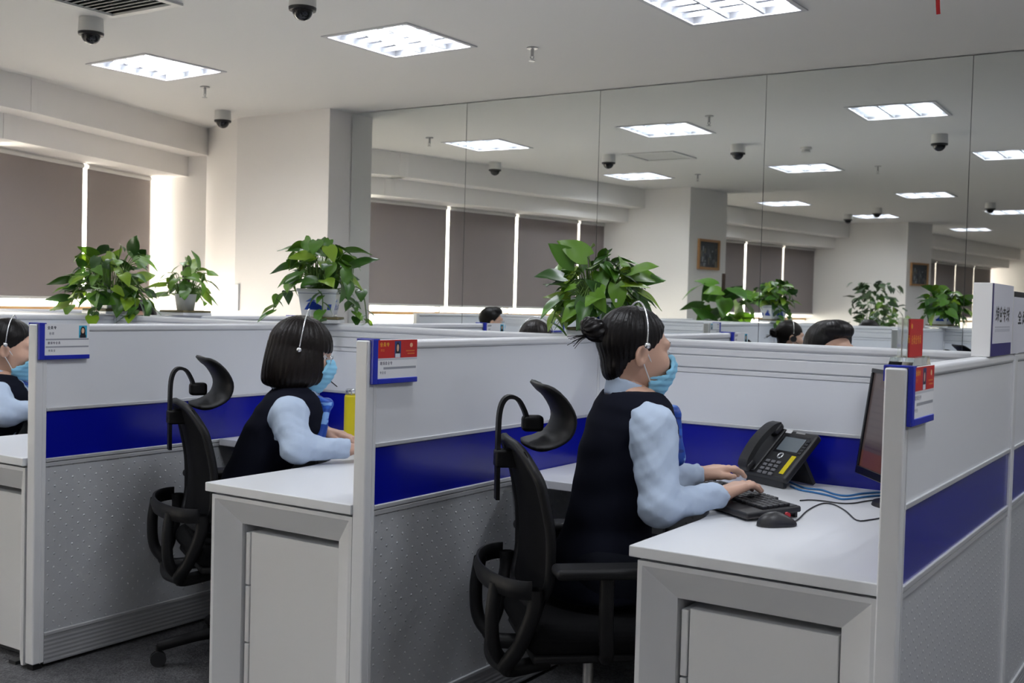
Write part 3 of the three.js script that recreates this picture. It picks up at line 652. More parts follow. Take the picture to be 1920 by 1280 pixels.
function pothos(label, at, o) {
  const g = thing('potted_pothos', label, 'plant', at, o.turn ?? 0), stems = [];
  if (o.tray) { part('shelf_plate', bx(-.10, .10, .0, .016, -.10, .10, .003), M.frame, g, 'white plate on the screens'); part('saucer', bx(-.098, .098, .0165, .027, -.098, .098, .004), M.tray, g, 'olive plastic saucer'); }
  const y0 = o.tray ? .0275 : 0;
  if (o.square) squarePot(g, y0, o.potW, o.potH);
  else {
    part('pot', new THREE.LatheGeometry([[0, y0], [o.potW * .38, y0], [o.potW * .5, y0 + o.potH], [o.potW * .46, y0 + o.potH], [o.potW * .4, y0 + o.potH - .03], [0, y0 + o.potH - .03]].map(p => new THREE.Vector2(...p)), 32), o.potMat ?? bigPotMat, g);
    part('soil', new THREE.CylinderGeometry(o.potW * .42, o.potW * .42, .01, 24).translate(0, y0 + o.potH - .028, 0), M.soil, g);
  }
  const top = y0 + o.potH;
  if (o.pole) part('moss_pole', rod([0, top - .03, 0], [0, top + o.pole, 0], .022, .02, 12), M.moss, g, 'dark climbing pole');
  const leaf = (p, d, n, s = 1) => addLeaf(g, p, d, n, (o.leaves ?? LEAVES)[Math.floor(rnd() * (o.leaves ?? LEAVES).length)], (o.mats ?? leafMats)[Math.floor(Math.pow(rnd(), 1.1) * (o.mats ?? leafMats).length)], s);
  for (let i = 0; i < o.n; i++) {
    const az = i * 2.39996 + rr(-.4, .4), el = Math.asin(rr(o.low ?? -.35, 1)), r = rr(.5, 1);
    const p = new V3(Math.cos(el) * Math.cos(az) * o.R * r, top + Math.max(-.6, Math.sin(el)) * o.H * r + .02, Math.cos(el) * Math.sin(az) * o.R * r);
    const root = new V3(Math.cos(az) * o.potW * .25, top - .02, Math.sin(az) * o.potW * .25);
    const mid = root.clone().lerp(p, .55).add(new V3(0, .05, 0));
    stems.push(tube([root, mid, p], .0022, 8, 5));
    if (o.col) p.y = rr(...o.col);
    const d = new V3(Math.cos(az) * .7, rr(-1.0, .25) + .3 * Math.sin(el), Math.sin(az) * .7).add(new V3(rr(-.7, .7), 0, rr(-.7, .7))), n = new V3(Math.cos(az) * .9 + rr(-.5, .5), .75, Math.sin(az) * .9 + rr(-.5, .5));
    leaf(p, d, n, rr(.72, 1.12) * (o.scale ?? 1));
  }
  for (const v of o.vines ?? []) {                       // trailing stems: list of local points
    const c = new THREE.CatmullRomCurve3(v.map(q => new V3(...q))); stems.push(new THREE.TubeGeometry(c, 20, .0025, 5));
    const m = v.length * 2; for (let k = 2; k <= m; k++) { const p = c.getPoint(k / m), a = rr(0, 6.28); leaf(p, new V3(Math.cos(a), -.5, Math.sin(a)), new V3(Math.cos(a), .8, Math.sin(a)), rr(.6, .9) * (o.scale ?? 1)); }
  }
  part('stems', stems, M.stem, g);
  return g;
}
pothos('bushy pothos in a glass-grey pot on the partition above the woman at the picture edge', [BACK, SIDE[1] - .05, 1.209], { tray: 1, potW: .17, potH: .10, square: true, n: 112, R: .24, H: .23, low: -.5, vines: [[[0, .14, .06], [.1, .16, .14], [.12, .05, .17], [.1, -.01, .18]], [[-.06, .14, 0], [-.18, .14, .06], [-.22, .04, .08]], [[.06, .14, 0], [.2, .13, .02], [.24, .03, .03], [.23, .0, .05]]] });
pothos('trailing pothos in a white pot painted with blue hills, behind the short haired woman', [BACK, SIDE[2], 1.209], { tray: 1, potW: .175, potH: .125, square: true, turn: .6, n: 84, R: .18, H: .24, low: -.05, vines: [[[.05, .15, 0], [.17, .16, -.06], [.2, .05, -.08], [.2, .0, -.09]], [[-.05, .15, .02], [-.17, .12, .08], [-.19, .05, .1]], [[.0, .15, .08], [.03, .12, .13], [.03, .02, .13]], [[.06, .15, -.02], [.14, .1, -.02], [.16, .03, -.04]]] });
pothos('full pothos with a tall pointed leaf on the partition behind the bun haired woman', [BACK, SIDE[3], 1.209], { tray: 1, potW: .17, potH: .11, square: true, turn: .3, n: 112, R: .175, H: .18, low: -.55, vines: [[[0, .13, .05], [-.12, .12, .1], [-.15, .04, .13]], [[0, .15, 0], [.03, .26, .02], [.035, .32, .02]]] });
pothos('small light green pothos climbing a dark pole on the far row of screens', [4.18, SIDE[1], 1.2055], { tray: 1, potW: .12, potH: .09, n: 36, R: .15, H: .20, low: -.35, pole: .16, scale: .95, mats: [leafMats[0], leafMats[2], leafMats[4]] });
pothos('large leaved floor plant with a dark pole, seen in the mirror', [1.85, -4.75, 0], { potW: .34, potH: .34, n: 34, R: .30, H: .95, low: -.1, col: [1.08, 1.58], pole: 1.36, leaves: BIGLEAF, mats: [leafMats[0], leafMats[1], leafMats[2]] });
pothos('tall dark bushy floor plant near the far windows, seen in the mirror', [-1.5, -4.05, 0], { potW: .36, potH: .40, n: 230, R: .33, H: 1.28, low: .05, col: [.7, 1.72], scale: 1.15, mats: darkLeafMats });
pothos('floor standing pothos beside the dark bushy plant, seen in the mirror', [.15, -3.45, 0], { potW: .30, potH: .9, n: 80, R: .26, H: .55, low: -.2, col: [1.0, 1.5], mats: leafMats });

// ------------------------------------------------------------------ office chairs (local: +z is where the sitter faces)
const face = deg => Math.PI - deg * Math.PI / 180;       // turns local +z to the heading deg, measured from u towards v
function sheet(fn, nu, nv, thick) {                      // a curved sheet with thickness: fn(a, b) -> [x, y, z], a and b in 0..1
  const pos = [], idx = [], N = (nu + 1) * (nv + 1);
  for (const s of [1, -1]) for (let i = 0; i <= nu; i++) for (let j = 0; j <= nv; j++) {
    const a = i / nu, b = j / nv, p = new V3(...fn(a, b)), e = .002;
    const da = new V3(...fn(Math.min(1, a + e), b)).sub(new V3(...fn(Math.max(0, a - e), b))), db = new V3(...fn(a, Math.min(1, b + e))).sub(new V3(...fn(a, Math.max(0, b - e))));
    const n = da.cross(db).normalize(), rim = Math.min(1, 6 * Math.min(a, 1 - a) + .35, 6 * Math.min(b, 1 - b) + .35);
    p.addScaledVector(n, s * thick / 2 * rim); pos.push(p.x, p.y, p.z);
  }
  const at = (k, i, j) => k * N + i * (nv + 1) + j;
  for (let i = 0; i < nu; i++) for (let j = 0; j < nv; j++) { idx.push(at(0, i, j), at(0, i + 1, j), at(0, i + 1, j + 1), at(0, i, j), at(0, i + 1, j + 1), at(0, i, j + 1)); idx.push(at(1, i, j), at(1, i + 1, j + 1), at(1, i + 1, j), at(1, i, j), at(1, i, j + 1), at(1, i + 1, j + 1)); }
  const rim = (i0, j0, i1, j1) => idx.push(at(0, i0, j0), at(0, i1, j1), at(1, i1, j1), at(0, i0, j0), at(1, i1, j1), at(1, i0, j0));
  for (let i = 0; i < nu; i++) { rim(i + 1, 0, i, 0); rim(i, nv, i + 1, nv); }
  for (let j = 0; j < nv; j++) { rim(0, j, 0, j + 1); rim(nu, j + 1, nu, j); }
  const g = new THREE.BufferGeometry(); g.setAttribute('position', new THREE.Float32BufferAttribute(pos, 3)); g.setIndex(idx); g.computeVertexNormals(); return g;
}
function makeChair(label, at, deg, swivel = 0) {
  const g = thing('office_chair', label, 'chair', [...at, 0], face(deg));
  const seat = new RoundedBoxGeometry(.46, .085, .44, 4, .042), p = seat.attributes.position;
  for (let i = 0; i < p.count; i++) { const z = p.getZ(i), x = p.getX(i); if (p.getY(i) > 0) p.setY(i, p.getY(i) - .012 * (1 - (x / .23) ** 2) - .02 * Math.max(0, (z - .12) / .12)); p.setX(i, x * (1 - .10 * Math.max(0, -z / .24))); }
  seat.computeVertexNormals(); seat.translate(0, .435, .0); part('seat', seat, M.blackSoft, g, 'black cushioned seat');
  part('seat_pan', bx(-.2, .2, .37, .395, -.2, .2, .01), M.black, g);
  // back: frame and mesh
  const backZ = (y, x) => -.205 - .13 * Math.max(0, y - .58) + .03 * Math.sin((y - .51) / .45 * Math.PI) + .45 * x * x;
  const halfW = y => .215 + .018 * Math.sin((y - .51) / .43 * Math.PI) - .05 * Math.max(0, (y - .86) / .08);
  part('back_mesh', sheet((a, b) => { const y = .52 + .41 * b, x = (a * 2 - 1) * halfW(y); return [x, y, backZ(y, x)]; }, 14, 16, .006), M.blackSoft, g, 'black mesh back');
  const loop = []; for (let k = 0; k < 40; k++) { const t = k / 40 * Math.PI * 2, cx = Math.cos(t), cy = Math.sin(t), q = Math.pow(Math.abs(cx), .35) * Math.sign(cx), r = Math.pow(Math.abs(cy), .35) * Math.sign(cy), y = .725 + .212 * r, x = q * halfW(Math.min(.93, Math.max(.52, y))); loop.push([x, y, backZ(y, x)]); }
  part('back_frame', tube(loop, .014, 90, 8, true), M.black, g);
  // head rest on its hooked bar
  const prof = new THREE.SplineCurve([[-.180, 1.10], [-.138, 1.07], [-.108, 1.015], [-.120, .965], [-.165, .935], [-.205, .93]].map(q => new THREE.Vector2(...q)));
  part('head_rest', sheet((a, b) => { const q = prof.getPoint(b), x = (a * 2 - 1) * (.135 - .03 * Math.pow(Math.abs(b * 2 - 1), 3)); return [x, q.y, q.x + 1.1 * x * x]; }, 12, 18, .024), M.black, g, 'curved black head rest');
  part('head_rest_pad', sheet((a, b) => { const q = prof.getPoint(.2 + b * .55), x = (a * 2 - 1) * .10; return [x, q.y, q.x + 1.1 * x * x + .014]; }, 8, 10, .008), M.blackSoft, g);
  part('head_rest_bar', barYZ(smoothPath([[-.275, .775], [-.276, .925], [-.273, 1.02], [-.255, 1.058], [-.225, 1.055], [-.205, 1.025], [-.195, .995]], 28), .036, .011), M.black, g);
  part('head_rest_joint', bx(-.022, .022, .965, 1.01, -.21, -.15, .012), M.black, g); part('bar_clamp', bx(-.024, .024, .865, .915, -.285, -.22, .008), M.black, g);
  // hoop behind the back, carrying struts
  part('back_hoop', sheet((a, b) => { const t = Math.PI * (1 + a); return [.238 * Math.cos(t), .555 + .048 * b, -.215 + .105 * Math.sin(t)]; }, 24, 2, .022), M.black, g);
  for (const s of [-1, 1]) {
    part('rear_strut', tube([[s * .15, .58, -.295], [s * .155, .49, -.305], [s * .15, .40, -.295], [s * .12, .345, -.25]], .019, 18, 8), M.black, g);
    part('side_strut', tube([[s * .225, .58, -.205], [s * .222, .52, -.205], [s * .19, .42, -.235], [s * .14, .345, -.26], [s * .09, .345, -.14]], .022, 22, 8), M.black, g);
    const arm = part('arm_rest', bx(s * .292 - .045, s * .292 + .045, .625, .655, -.17, .07, .014), M.black, g, 'black arm rest pad');
    part('arm_post', [tube([[s * .292, .63, -.03], [s * .292, .52, -.03], [s * .27, .42, -.02], [s * .18, .38, 0]], .02, 16, 8)], M.black, g);
  }
  part('cross_bar', tube([[-.15, .345, -.26], [0, .335, -.28], [.15, .345, -.26]], .017, 14, 8), M.black, g);
  part('mechanism', bx(-.08, .08, .335, .372, -.14, .12, .012), M.black, g);
  part('gas_lift', [rod([0, .1, 0], [0, .22, 0], .027), rod([0, .22, 0], [0, .34, 0], .016)], M.steel, g);
  part('hub', rod([0, .075, 0], [0, .125, 0], .05, .04, 20), M.black, g);
  for (let k = 0; k < 5; k++) {
    const a = (k + .5) * Math.PI * .4 + face(deg) + swivel, c = Math.cos(a), s = Math.sin(a);
    part('base_arm', tube([[.03 * c, .105, .03 * s], [.15 * c, .10, .15 * s], [.30 * c, .072, .30 * s]], .02, 10, 8), M.black, g);
    const w = part('caster', [[-.014, -.006], [.006, .014]].map(([p, q]) => rod([.30 * c - p * s, .028, .30 * s + p * c], [.30 * c - q * s, .028, .30 * s + q * c], .0275, .0275, 18)), M.plasticDark, g);
    part('caster_fork', rod([.30 * c, .03, .30 * s], [.30 * c, .075, .30 * s], .009), M.black, w);
  }
  return g;
}
makeChair('black mesh office chair with curved head rest behind the bun haired woman', [2.745, -1.515], 47);
makeChair('black mesh office chair with curved head rest behind the short haired woman', [2.843, -3.0], 30, .3);
makeChair('black mesh office chair under the woman at the picture edge', [2.74, -4.66], 45);
makeChair('black mesh office chair under the fringed woman of the far row', [4.872, -3.154], 125);
makeChair('black mesh office chair under the dark haired man of the far row', [4.618, -1.596], 122);
makeChair('black mesh office chair under the masked man near the windows', [4.803, -6.033], 135);

// ------------------------------------------------------------------ people: distance fields meshed on a grid
const smin = (a, b, k) => { const h = Math.max(k - Math.abs(a - b), 0) / k; return Math.min(a, b) - h * h * k * .25; };
const smax = (a, b, k) => -smin(-a, -b, k);
function cap(a, b, ra, rb) {                             // tapered capsule
  const bx0 = b[0] - a[0], by = b[1] - a[1], bz = b[2] - a[2], l2 = bx0 * bx0 + by * by + bz * bz || 1e-9;
  return (x, y, z) => { const t = Math.min(1, Math.max(0, ((x - a[0]) * bx0 + (y - a[1]) * by + (z - a[2]) * bz) / l2)); return Math.hypot(x - a[0] - bx0 * t, y - a[1] - by * t, z - a[2] - bz * t) - (ra + (rb - ra) * t); };
}
const ell = (c, r) => (x, y, z) => { const a = (x - c[0]) / r[0], b = (y - c[1]) / r[1], d = (z - c[2]) / r[2], k0 = Math.hypot(a, b, d), k1 = Math.hypot(a / r[0], b / r[1], d / r[2]); return k1 < 1e-6 ? -Math.min(...r) : k0 * (k0 - 1) / k1; };
const blend = (fs, k) => (x, y, z) => { let d = fs[0](x, y, z); for (let i = 1; i < fs.length; i++) d = smin(d, fs[i](x, y, z), k); return d; };
function surface(fn, lo, hi, cell, uvf) {                // naive surface nets, skipping blocks far from the surface
  const n = [0, 1, 2].map(i => Math.max(2, Math.ceil((hi[i] - lo[i]) / cell))), [nx, ny, nz] = n, sx = 1, sy = nx + 1, sz = (nx + 1) * (ny + 1);
  const val = new Float32Array((nx + 1) * (ny + 1) * (nz + 1)).fill(1), B = 6;
  for (let k = 0; k <= nz; k += B) for (let j = 0; j <= ny; j += B) for (let i = 0; i <= nx; i += B) {
    const d = fn(lo[0] + (i + B / 2) * cell, lo[1] + (j + B / 2) * cell, lo[2] + (k + B / 2) * cell), near = Math.abs(d) < B * cell * 1.7;
    for (let c = k; c < Math.min(k + B, nz + 1); c++) for (let b = j; b < Math.min(j + B, ny + 1); b++) for (let a = i; a < Math.min(i + B, nx + 1); a++)
      val[a * sx + b * sy + c * sz] = near ? fn(lo[0] + a * cell, lo[1] + b * cell, lo[2] + c * cell) : d;
  }
  const ids = new Int32Array(val.length).fill(-1), pos = [], idx = [];
  const corner = [0, sx, sy, sx + sy, sz, sx + sz, sy + sz, sx + sy + sz], off = [[0, 0, 0], [1, 0, 0], [0, 1, 0], [1, 1, 0], [0, 0, 1], [1, 0, 1], [0, 1, 1], [1, 1, 1]];
  const E = [[0, 1], [2, 3], [4, 5], [6, 7], [0, 2], [1, 3], [4, 6], [5, 7], [0, 4], [1, 5], [2, 6], [3, 7]];
  for (let k = 0; k < nz; k++) for (let j = 0; j < ny; j++) for (let i = 0; i < nx; i++) {
    const o = i * sx + j * sy + k * sz; let m = 0; for (let c = 0; c < 8; c++) if (val[o + corner[c]] < 0) m |= 1 << c;
    if (m === 0 || m === 255) continue;
    let px = 0, py = 0, pz = 0, q = 0;
    for (const [a, b] of E) { const va = val[o + corner[a]], vb = val[o + corner[b]]; if ((va < 0) === (vb < 0)) continue; const t = va / (va - vb); px += off[a][0] + (off[b][0] - off[a][0]) * t; py += off[a][1] + (off[b][1] - off[a][1]) * t; pz += off[a][2] + (off[b][2] - off[a][2]) * t; q++; }
    ids[o] = pos.length / 3; pos.push(lo[0] + (i + px / q) * cell, lo[1] + (j + py / q) * cell, lo[2] + (k + pz / q) * cell);
  }
  const quad = (a, b, c, d, f) => f ? idx.push(a, b, c, a, c, d) : idx.push(a, c, b, a, d, c);
  for (let k = 1; k < nz; k++) for (let j = 1; j < ny; j++) for (let i = 1; i < nx; i++) {
    const o = i * sx + j * sy + k * sz, v = val[o] < 0;
    if (v !== val[o + sx] < 0) quad(ids[o - sy - sz], ids[o - sz], ids[o], ids[o - sy], v);
    if (v !== val[o + sy] < 0) quad(ids[o - sx - sz], ids[o - sx], ids[o], ids[o - sz], v);
    if (v !== val[o + sz] < 0) quad(ids[o - sx - sy], ids[o - sy], ids[o], ids[o - sx], v);
  }
  const g = new THREE.BufferGeometry(); g.setAttribute('position', new THREE.Float32BufferAttribute(pos, 3)); g.setIndex(idx); g.computeVertexNormals();
  if (uvf) { const uv = new Float32Array(pos.length / 3 * 2); for (let i = 0; i < pos.length / 3; i++) { const w = uvf(pos[3 * i], pos[3 * i + 1], pos[3 * i + 2]); uv[2 * i] = w[0]; uv[2 * i + 1] = w[1]; } g.setAttribute('uv', new THREE.BufferAttribute(uv, 2)); }
  return g;
}
function moved(fn, at, rot) {                            // the field fn placed at a point and turned by a quaternion
  const m = new THREE.Matrix4().makeRotationFromQuaternion(rot.clone().invert()).elements;
  return (x, y, z) => { x -= at[0]; y -= at[1]; z -= at[2]; return fn(m[0] * x + m[4] * y + m[8] * z, m[1] * x + m[5] * y + m[9] * z, m[2] * x + m[6] * y + m[10] * z); };
}
// the hand as a list of fields: wrist w, direction t, back-of-hand normal n, thumb side b
function handField(w, t, n, b, curl = 1) {
  const at = (f, s, h) => [w.x + t.x * f + b.x * s + n.x * h, w.y + t.y * f + b.y * s + n.y * h, w.z + t.z * f + b.z * s + n.z * h];
  const palm = [], fingers = [], K = [.026, .009, -.009, -.025], base = [.080, .084, .080, .072], len = [[.038, .024, .019], [.042, .027, .020], [.039, .025, .019], [.030, .019, .017]];
  for (let k = 0; k < 4; k++) palm.push(cap(at(.0, K[k] * .6, 0), at(base[k], K[k], .002), .0155, .0115));
  for (let k = 0; k < 4; k++) {
    let f = base[k], h = .002, a = -.12 * curl; const sp = K[k] * .12; let s = K[k], p = at(f, s, h);
    for (let j = 0; j < 3; j++) { a += [.28, .55, .35][j] * curl; f += Math.cos(a) * len[k][j]; h -= Math.sin(a) * len[k][j]; s += sp * len[k][j] * 4; const q = at(f, s, h); fingers.push(cap(p, q, .0092 - .0009 * j, .0083 - .0009 * j)); p = q; }
  }
  palm.push(cap(at(.012, .018, -.004), at(.046, .036, -.010), .0145, .0115));
  const thumb = [cap(at(.046, .036, -.010), at(.075, .044, -.016), .0105, .0095), cap(at(.075, .044, -.016), at(.098, .040, -.021), .0095, .0078)];
  const pf = blend(palm, .014);
  return (x, y, z) => { let d = pf(x, y, z); for (const f of fingers) d = smin(d, f(x, y, z), .005); for (const f of thumb) d = smin(d, f(x, y, z), .007); return d; };
}
// head in its own frame: +z is the face, +y the crown, origin level with the eyes' lower lids
function headField() {
  const skull = ell([0, .030, -.014], [.075, .090, .096]), faceE = ell([0, -.038, .028], [.060, .080, .066]), jaw = ell([0, -.075, .030], [.048, .045, .055]), chin = ell([0, -.104, .066], [.022, .016, .018]);
  const nose = blend([cap([0, .012, .086], [0, -.026, .106], .0085, .0115), ell([0, -.034, .098], [.017, .010, .013])], .01), lips = ell([0, -.064, .088], [.022, .010, .010]);
  const brow = [cap([-.046, .032, .074], [-.010, .030, .089], .010, .010), cap([.046, .032, .074], [.010, .030, .089], .010, .010)], cheek = [ell([-.042, -.025, .062], [.022, .022, .022]), ell([.042, -.025, .062], [.022, .022, .022])];
  const socket = [ell([-.031, .008, .097], [.018, .012, .016]), ell([.031, .008, .097], [.018, .012, .016])];
  const ear = s => { const o = ell([s * .079, -.006, -.012], [.010, .032, .019]), i = ell([s * .090, -.004, -.008], [.008, .020, .011]); return (x, y, z) => smax(o(x, y, z), -i(x, y, z), .006); }, ears = [ear(-1), ear(1)];
  return (x, y, z) => {
    let d = smin(skull(x, y, z), faceE(x, y, z), .05); d = smin(d, jaw(x, y, z), .03); d = smin(d, chin(x, y, z), .025);
    for (const c of cheek) d = smin(d, c(x, y, z), .03); for (const c of brow) d = smin(d, c(x, y, z), .02);
    for (const c of socket) d = smax(d, -c(x, y, z), .012);
    d = smin(d, nose(x, y, z), .012); d = smin(d, lips(x, y, z), .012); for (const c of ears) d = smin(d, c(x, y, z), .008);
    return d;
  };
}
const HEAD = headField();
const hairUv = (x, y, z) => [Math.atan2(x, z + .02) / 6.283 * 1.4 + .5, y * .9];
function hairField(style) {
  const capE = ell([0, .040, -.018], [.088, .100, .110]), wave = (x, y, z) => .0022 * .5 * Math.sin(Math.atan2(x, z + .02) * 34 + y * 20) + .0008 * Math.sin(Math.atan2(x, z + .02) * 71);
  if (style === 'bob') {
    return (x, y, z) => {
      const t = Math.min(1, Math.max(0, .03 - y) / .14), b = Math.sin(Math.min(1, t * 1.05) * Math.PI * .82), qa = .099 + .018 * b, qb = .117 + .005 * b;
      let d = y > .03 ? ell([0, .03, -.012], [.099, .112, .117])(x, y, z) : (Math.hypot(x / qa, (z + .012) / qb) - 1) * qa;
      d = smax(d, -.122 - y + .30 * Math.max(0, z) - .10 * Math.max(0, -z), .04);
      const faceCut = Math.max(.060 - z - .35 * Math.max(0, .02 - y), Math.abs(x) - (.058 - .12 * Math.max(0, -.02 - y)), y - .022);
      d = smax(d, -faceCut, .014); d = Math.max(d, -(ell([0, -.05, .01], [.058, .12, .06])(x, y, z)));
      return d + wave(x, y, z);
    };
  }
  const man = style === 'short';
  return (x, y, z) => {
    let d = man ? capE(x, y, z) : capE(x, y, z) + .004;
    if (man) d = Math.min(d, ell([0, .10, .03], [.07, .045, .065])(x, y, z));
    // hairline: a curve in the side view, bare before it
    const H = style === 'fringe' ? [[-.2, -.03], [-.03, -.026], [-.005, .0], [.02, .04], [.03, .075], [.04, .2]] : man ? [[-.2, -.03], [-.03, -.02], [.0, .004], [.03, .03], [.06, .055], [.078, .075], [.095, .2]] : [[-.2, -.034], [-.035, -.03], [-.008, -.006], [.018, .030], [.05, .056], [.08, .074], [.105, .2]];
    let k = 0; while (k < H.length - 2 && y > H[k + 1][0]) k++;
    const zl = H[k][1] + (H[k + 1][1] - H[k][1]) * Math.min(1, Math.max(0, (y - H[k][0]) / (H[k + 1][0] - H[k][0])));
    d = smax(d, (z - zl) * .6, .010);
    const napeCut = (man ? -.045 : -.088) - y - .5 * Math.max(0, z + .06); d = smax(d, napeCut, .014);
    d = smin(d, ell([0, -.045, -.068], [.052, man ? .02 : .045, .030])(x, y, z), .03);
    return d + wave(x, y, z) * (man ? .5 : .8);
  };
}
const PROFILE = [[.40, 0, .145, .12], [.50, -.002, .166, .130], [.58, .002, .158, .124], [.68, .012, .128, .102], [.78, .022, .133, .106], [.88, .036, .146, .120], [.95, .034, .154, .106], [1.00, .026, .144, .086], [1.04, .018, .098, .068], [1.09, .016, .056, .056]];
function torsoField(shoulder, lean, grow, y0, y1, wide = 1) {
  const ky = (shoulder - .5) / .5, rows = PROFILE.map(([y, c, a, b]) => [y < .5 ? y : .5 + (y - .5) * ky, c + lean * Math.max(0, (y - .5) / .5) ** 1.25, a * wide + grow, b * wide + grow]);
  return (x, y, z) => {
    let i = 0; while (i < rows.length - 2 && y > rows[i + 1][0]) i++;
    const p = rows[i], q = rows[i + 1], t0 = Math.min(1, Math.max(0, (y - p[0]) / (q[0] - p[0]))), t = t0 * t0 * (3 - 2 * t0) * .5 + t0 * .5;
    const c = p[1] + (q[1] - p[1]) * t, a = p[2] + (q[2] - p[2]) * t, b = p[3] + (q[3] - p[3]) * t;
    return smax(smax((Math.hypot(x / a, (z - c) / b) - 1) * Math.min(a, b), y - y1, .02), y0 - y, .02);
  };
}
function person(o) {
  const g = thing('person', o.label, 'person', [...o.at, 0], face(o.deg)); g.updateMatrixWorld(true);
  const local = p => { const q = g.worldToLocal(p.clone()); return [q.x, q.y, q.z]; };
  const sh = o.shoulder ?? 1.0, lean = o.lean ?? .06, male = o.male ?? false, sw = male ? .185 : .158;
  const hq = new THREE.Quaternion().setFromEuler(new THREE.Euler(o.nod ?? .05, o.yaw ?? 0, o.tilt ?? 0, 'YXZ'));
  const hc = o.headPx ? local(pixel(...o.headPx)) : [0, o.headY, lean + .055];
  const arm = (s, a) => {                                // s: +1 left, -1 right
    const S = [s * sw, sh - .048, lean * .93 + .03];
    if (a) return { S, E: local(pixel(...a[0])), Wr: local(pixel(...a[1])), Tip: local(pixel(...a[2])) };
    return { S, E: [s * (sw + .045), Math.max(.80, sh - .25), lean + .07], Wr: [s * .115, .825, lean + .27], Tip: [s * .085, .81, lean + .42] };
  };
  const arms = [arm(-1, o.right), arm(1, o.left)];
  const legs = [-1, 1].map(s => ({ H: [s * .085, .575, .0], K: [s * .088, .545, .345], A: [s * .080, .105, .375], T: [s * .085, .04, .49] }));
  // ---- body
  const neckTop = new V3(0, -.05, -.022).applyQuaternion(hq).add(new V3(...hc)), neckBase = [0, sh + .045, lean + .012];
  const neck = cap(neckBase, [neckTop.x, neckTop.y, neckTop.z], male ? .056 : .048, male ? .054 : .046);
  const core = [torsoField(sh, lean, -.004, .50, sh + .06), neck, ...legs.flatMap(l => [cap(l.H, l.K, .080, .056), cap(l.K, l.A, .052, .034), cap(l.A, l.T, .034, .026)]), ...arms.flatMap(a => [cap(a.S, a.E, .046, .036), cap(a.E, a.Wr, .036, .0235)])];
  const geos = [surface(blend(core, .03), [-.42, -.01, -.25], [.42, sh + .14, .80], .015)];
  geos.push(surface(moved((x, y, z) => smin(HEAD(x, y, z), cap([0, -.05, -.022], [0, -.13, -.03], male ? .055 : .047, .048)(x, y, z), .02), [0, 0, 0], new THREE.Quaternion()), [-.11, -.14, -.13], [.11, .14, .14], o.fine ? .0035 : .005).applyQuaternion(hq).translate(...hc));
  arms.forEach((a, i) => {
    if (o.hideHands?.[i]) return;
    const w = new V3(...a.Wr), t = new V3(...a.Tip).sub(w).normalize(), side = new V3(i === 0 ? 1 : -1, 0, 0), n0 = new V3(0, 1, 0);
    const b = side.clone().addScaledVector(t, -side.dot(t)).normalize(), n = new V3().crossVectors(t, b).multiplyScalar(i === 0 ? 1 : -1).normalize(); if (n.y < 0) n.negate();
    const hf = handField(w, t, n, b, o.curl ?? 1), link = cap([w.x - t.x * .05, w.y - t.y * .05, w.z - t.z * .05], a.Wr, .0235, .0205), f = (x, y, z) => smin(hf(x, y, z), link(x, y, z), .015);
    const c = w.clone().addScaledVector(t, .07); geos.push(surface(f, [c.x - .15, c.y - .12, c.z - .15], [c.x + .15, c.y + .10, c.z + .15], o.fine ? .003 : .0045));
  });
  part('body', geos, M.skin, g);
  // ---- eyes
  for (const s of [-1, 1]) {
    const e = part('eye', new THREE.SphereGeometry(.0125, 14, 10).translate(s * .031, .008, .0775).applyQuaternion(hq).translate(...hc), M.eyeWhite, g);
    part('iris', new THREE.SphereGeometry(.0068, 12, 8).translate(s * .031, .007, .0845).applyQuaternion(hq).translate(...hc), M.iris, e);
    part('eyebrow', tube([[s * .016, .032, .094], [s * .032, .037, .090], [s * .05, .031, .078]], .0028, 8, 6).applyQuaternion(hq).translate(...hc), M.hair, g);
  }
  // ---- hair
  const hs = o.hair, hf = hairField(hs), hg = surface(hf, [-.14, -.17, -.17], [.14, .17, .14], o.fine ? .004 : .006, hairUv).applyQuaternion(hq).translate(...hc);
  part('hair', hg, o.hairMat ?? M.hair, g, { bob: 'dark brown bob cut', short: 'short black hair', fringe: 'brown hair with a fringe', bun: 'black hair drawn back' }[hs]);
  if (o.bun) {
    const lump = blend([ell(o.bun, [.036, .032, .034]), ell([o.bun[0] + .012, o.bun[1] + .012, o.bun[2] - .012], [.024, .022, .024]), ell([o.bun[0] - .01, o.bun[1] - .016, o.bun[2] + .016], [.026, .022, .03]), cap(o.bun, [o.bun[0] * .3, o.bun[1] - .012, o.bun[2] + .06], .022, .03)], .012);
    part('hair_bun', surface((x, y, z) => lump(x, y, z) + .002 * Math.sin(Math.atan2(y - o.bun[1], x) * 9 + z * 160), [o.bun[0] - .07, o.bun[1] - .06, o.bun[2] - .07], [o.bun[0] + .07, o.bun[1] + .06, o.bun[2] + .1], .004, hairUv).applyQuaternion(hq).translate(...hc), o.hairMat ?? M.hair, g, 'rolled hair bun');
    const ws = []; for (let k = 0; k < 14; k++) { const a = rr(-.5, .5), e = rr(-.7, .1); ws.push(tube([[o.bun[0], o.bun[1] - .015, o.bun[2]], [o.bun[0] + a * .03, o.bun[1] - .02 + e * .02, o.bun[2] - .035], [o.bun[0] + a * .06, o.bun[1] - .026 + e * .05, o.bun[2] - rr(.05, .075)]], .0009, 6, 4)); }
    const w = part('loose_hairs', ws, o.hairMat ?? M.hair, g); w.geometry.applyQuaternion(hq).translate(...hc); w.userData.kind = 'stuff';
  }
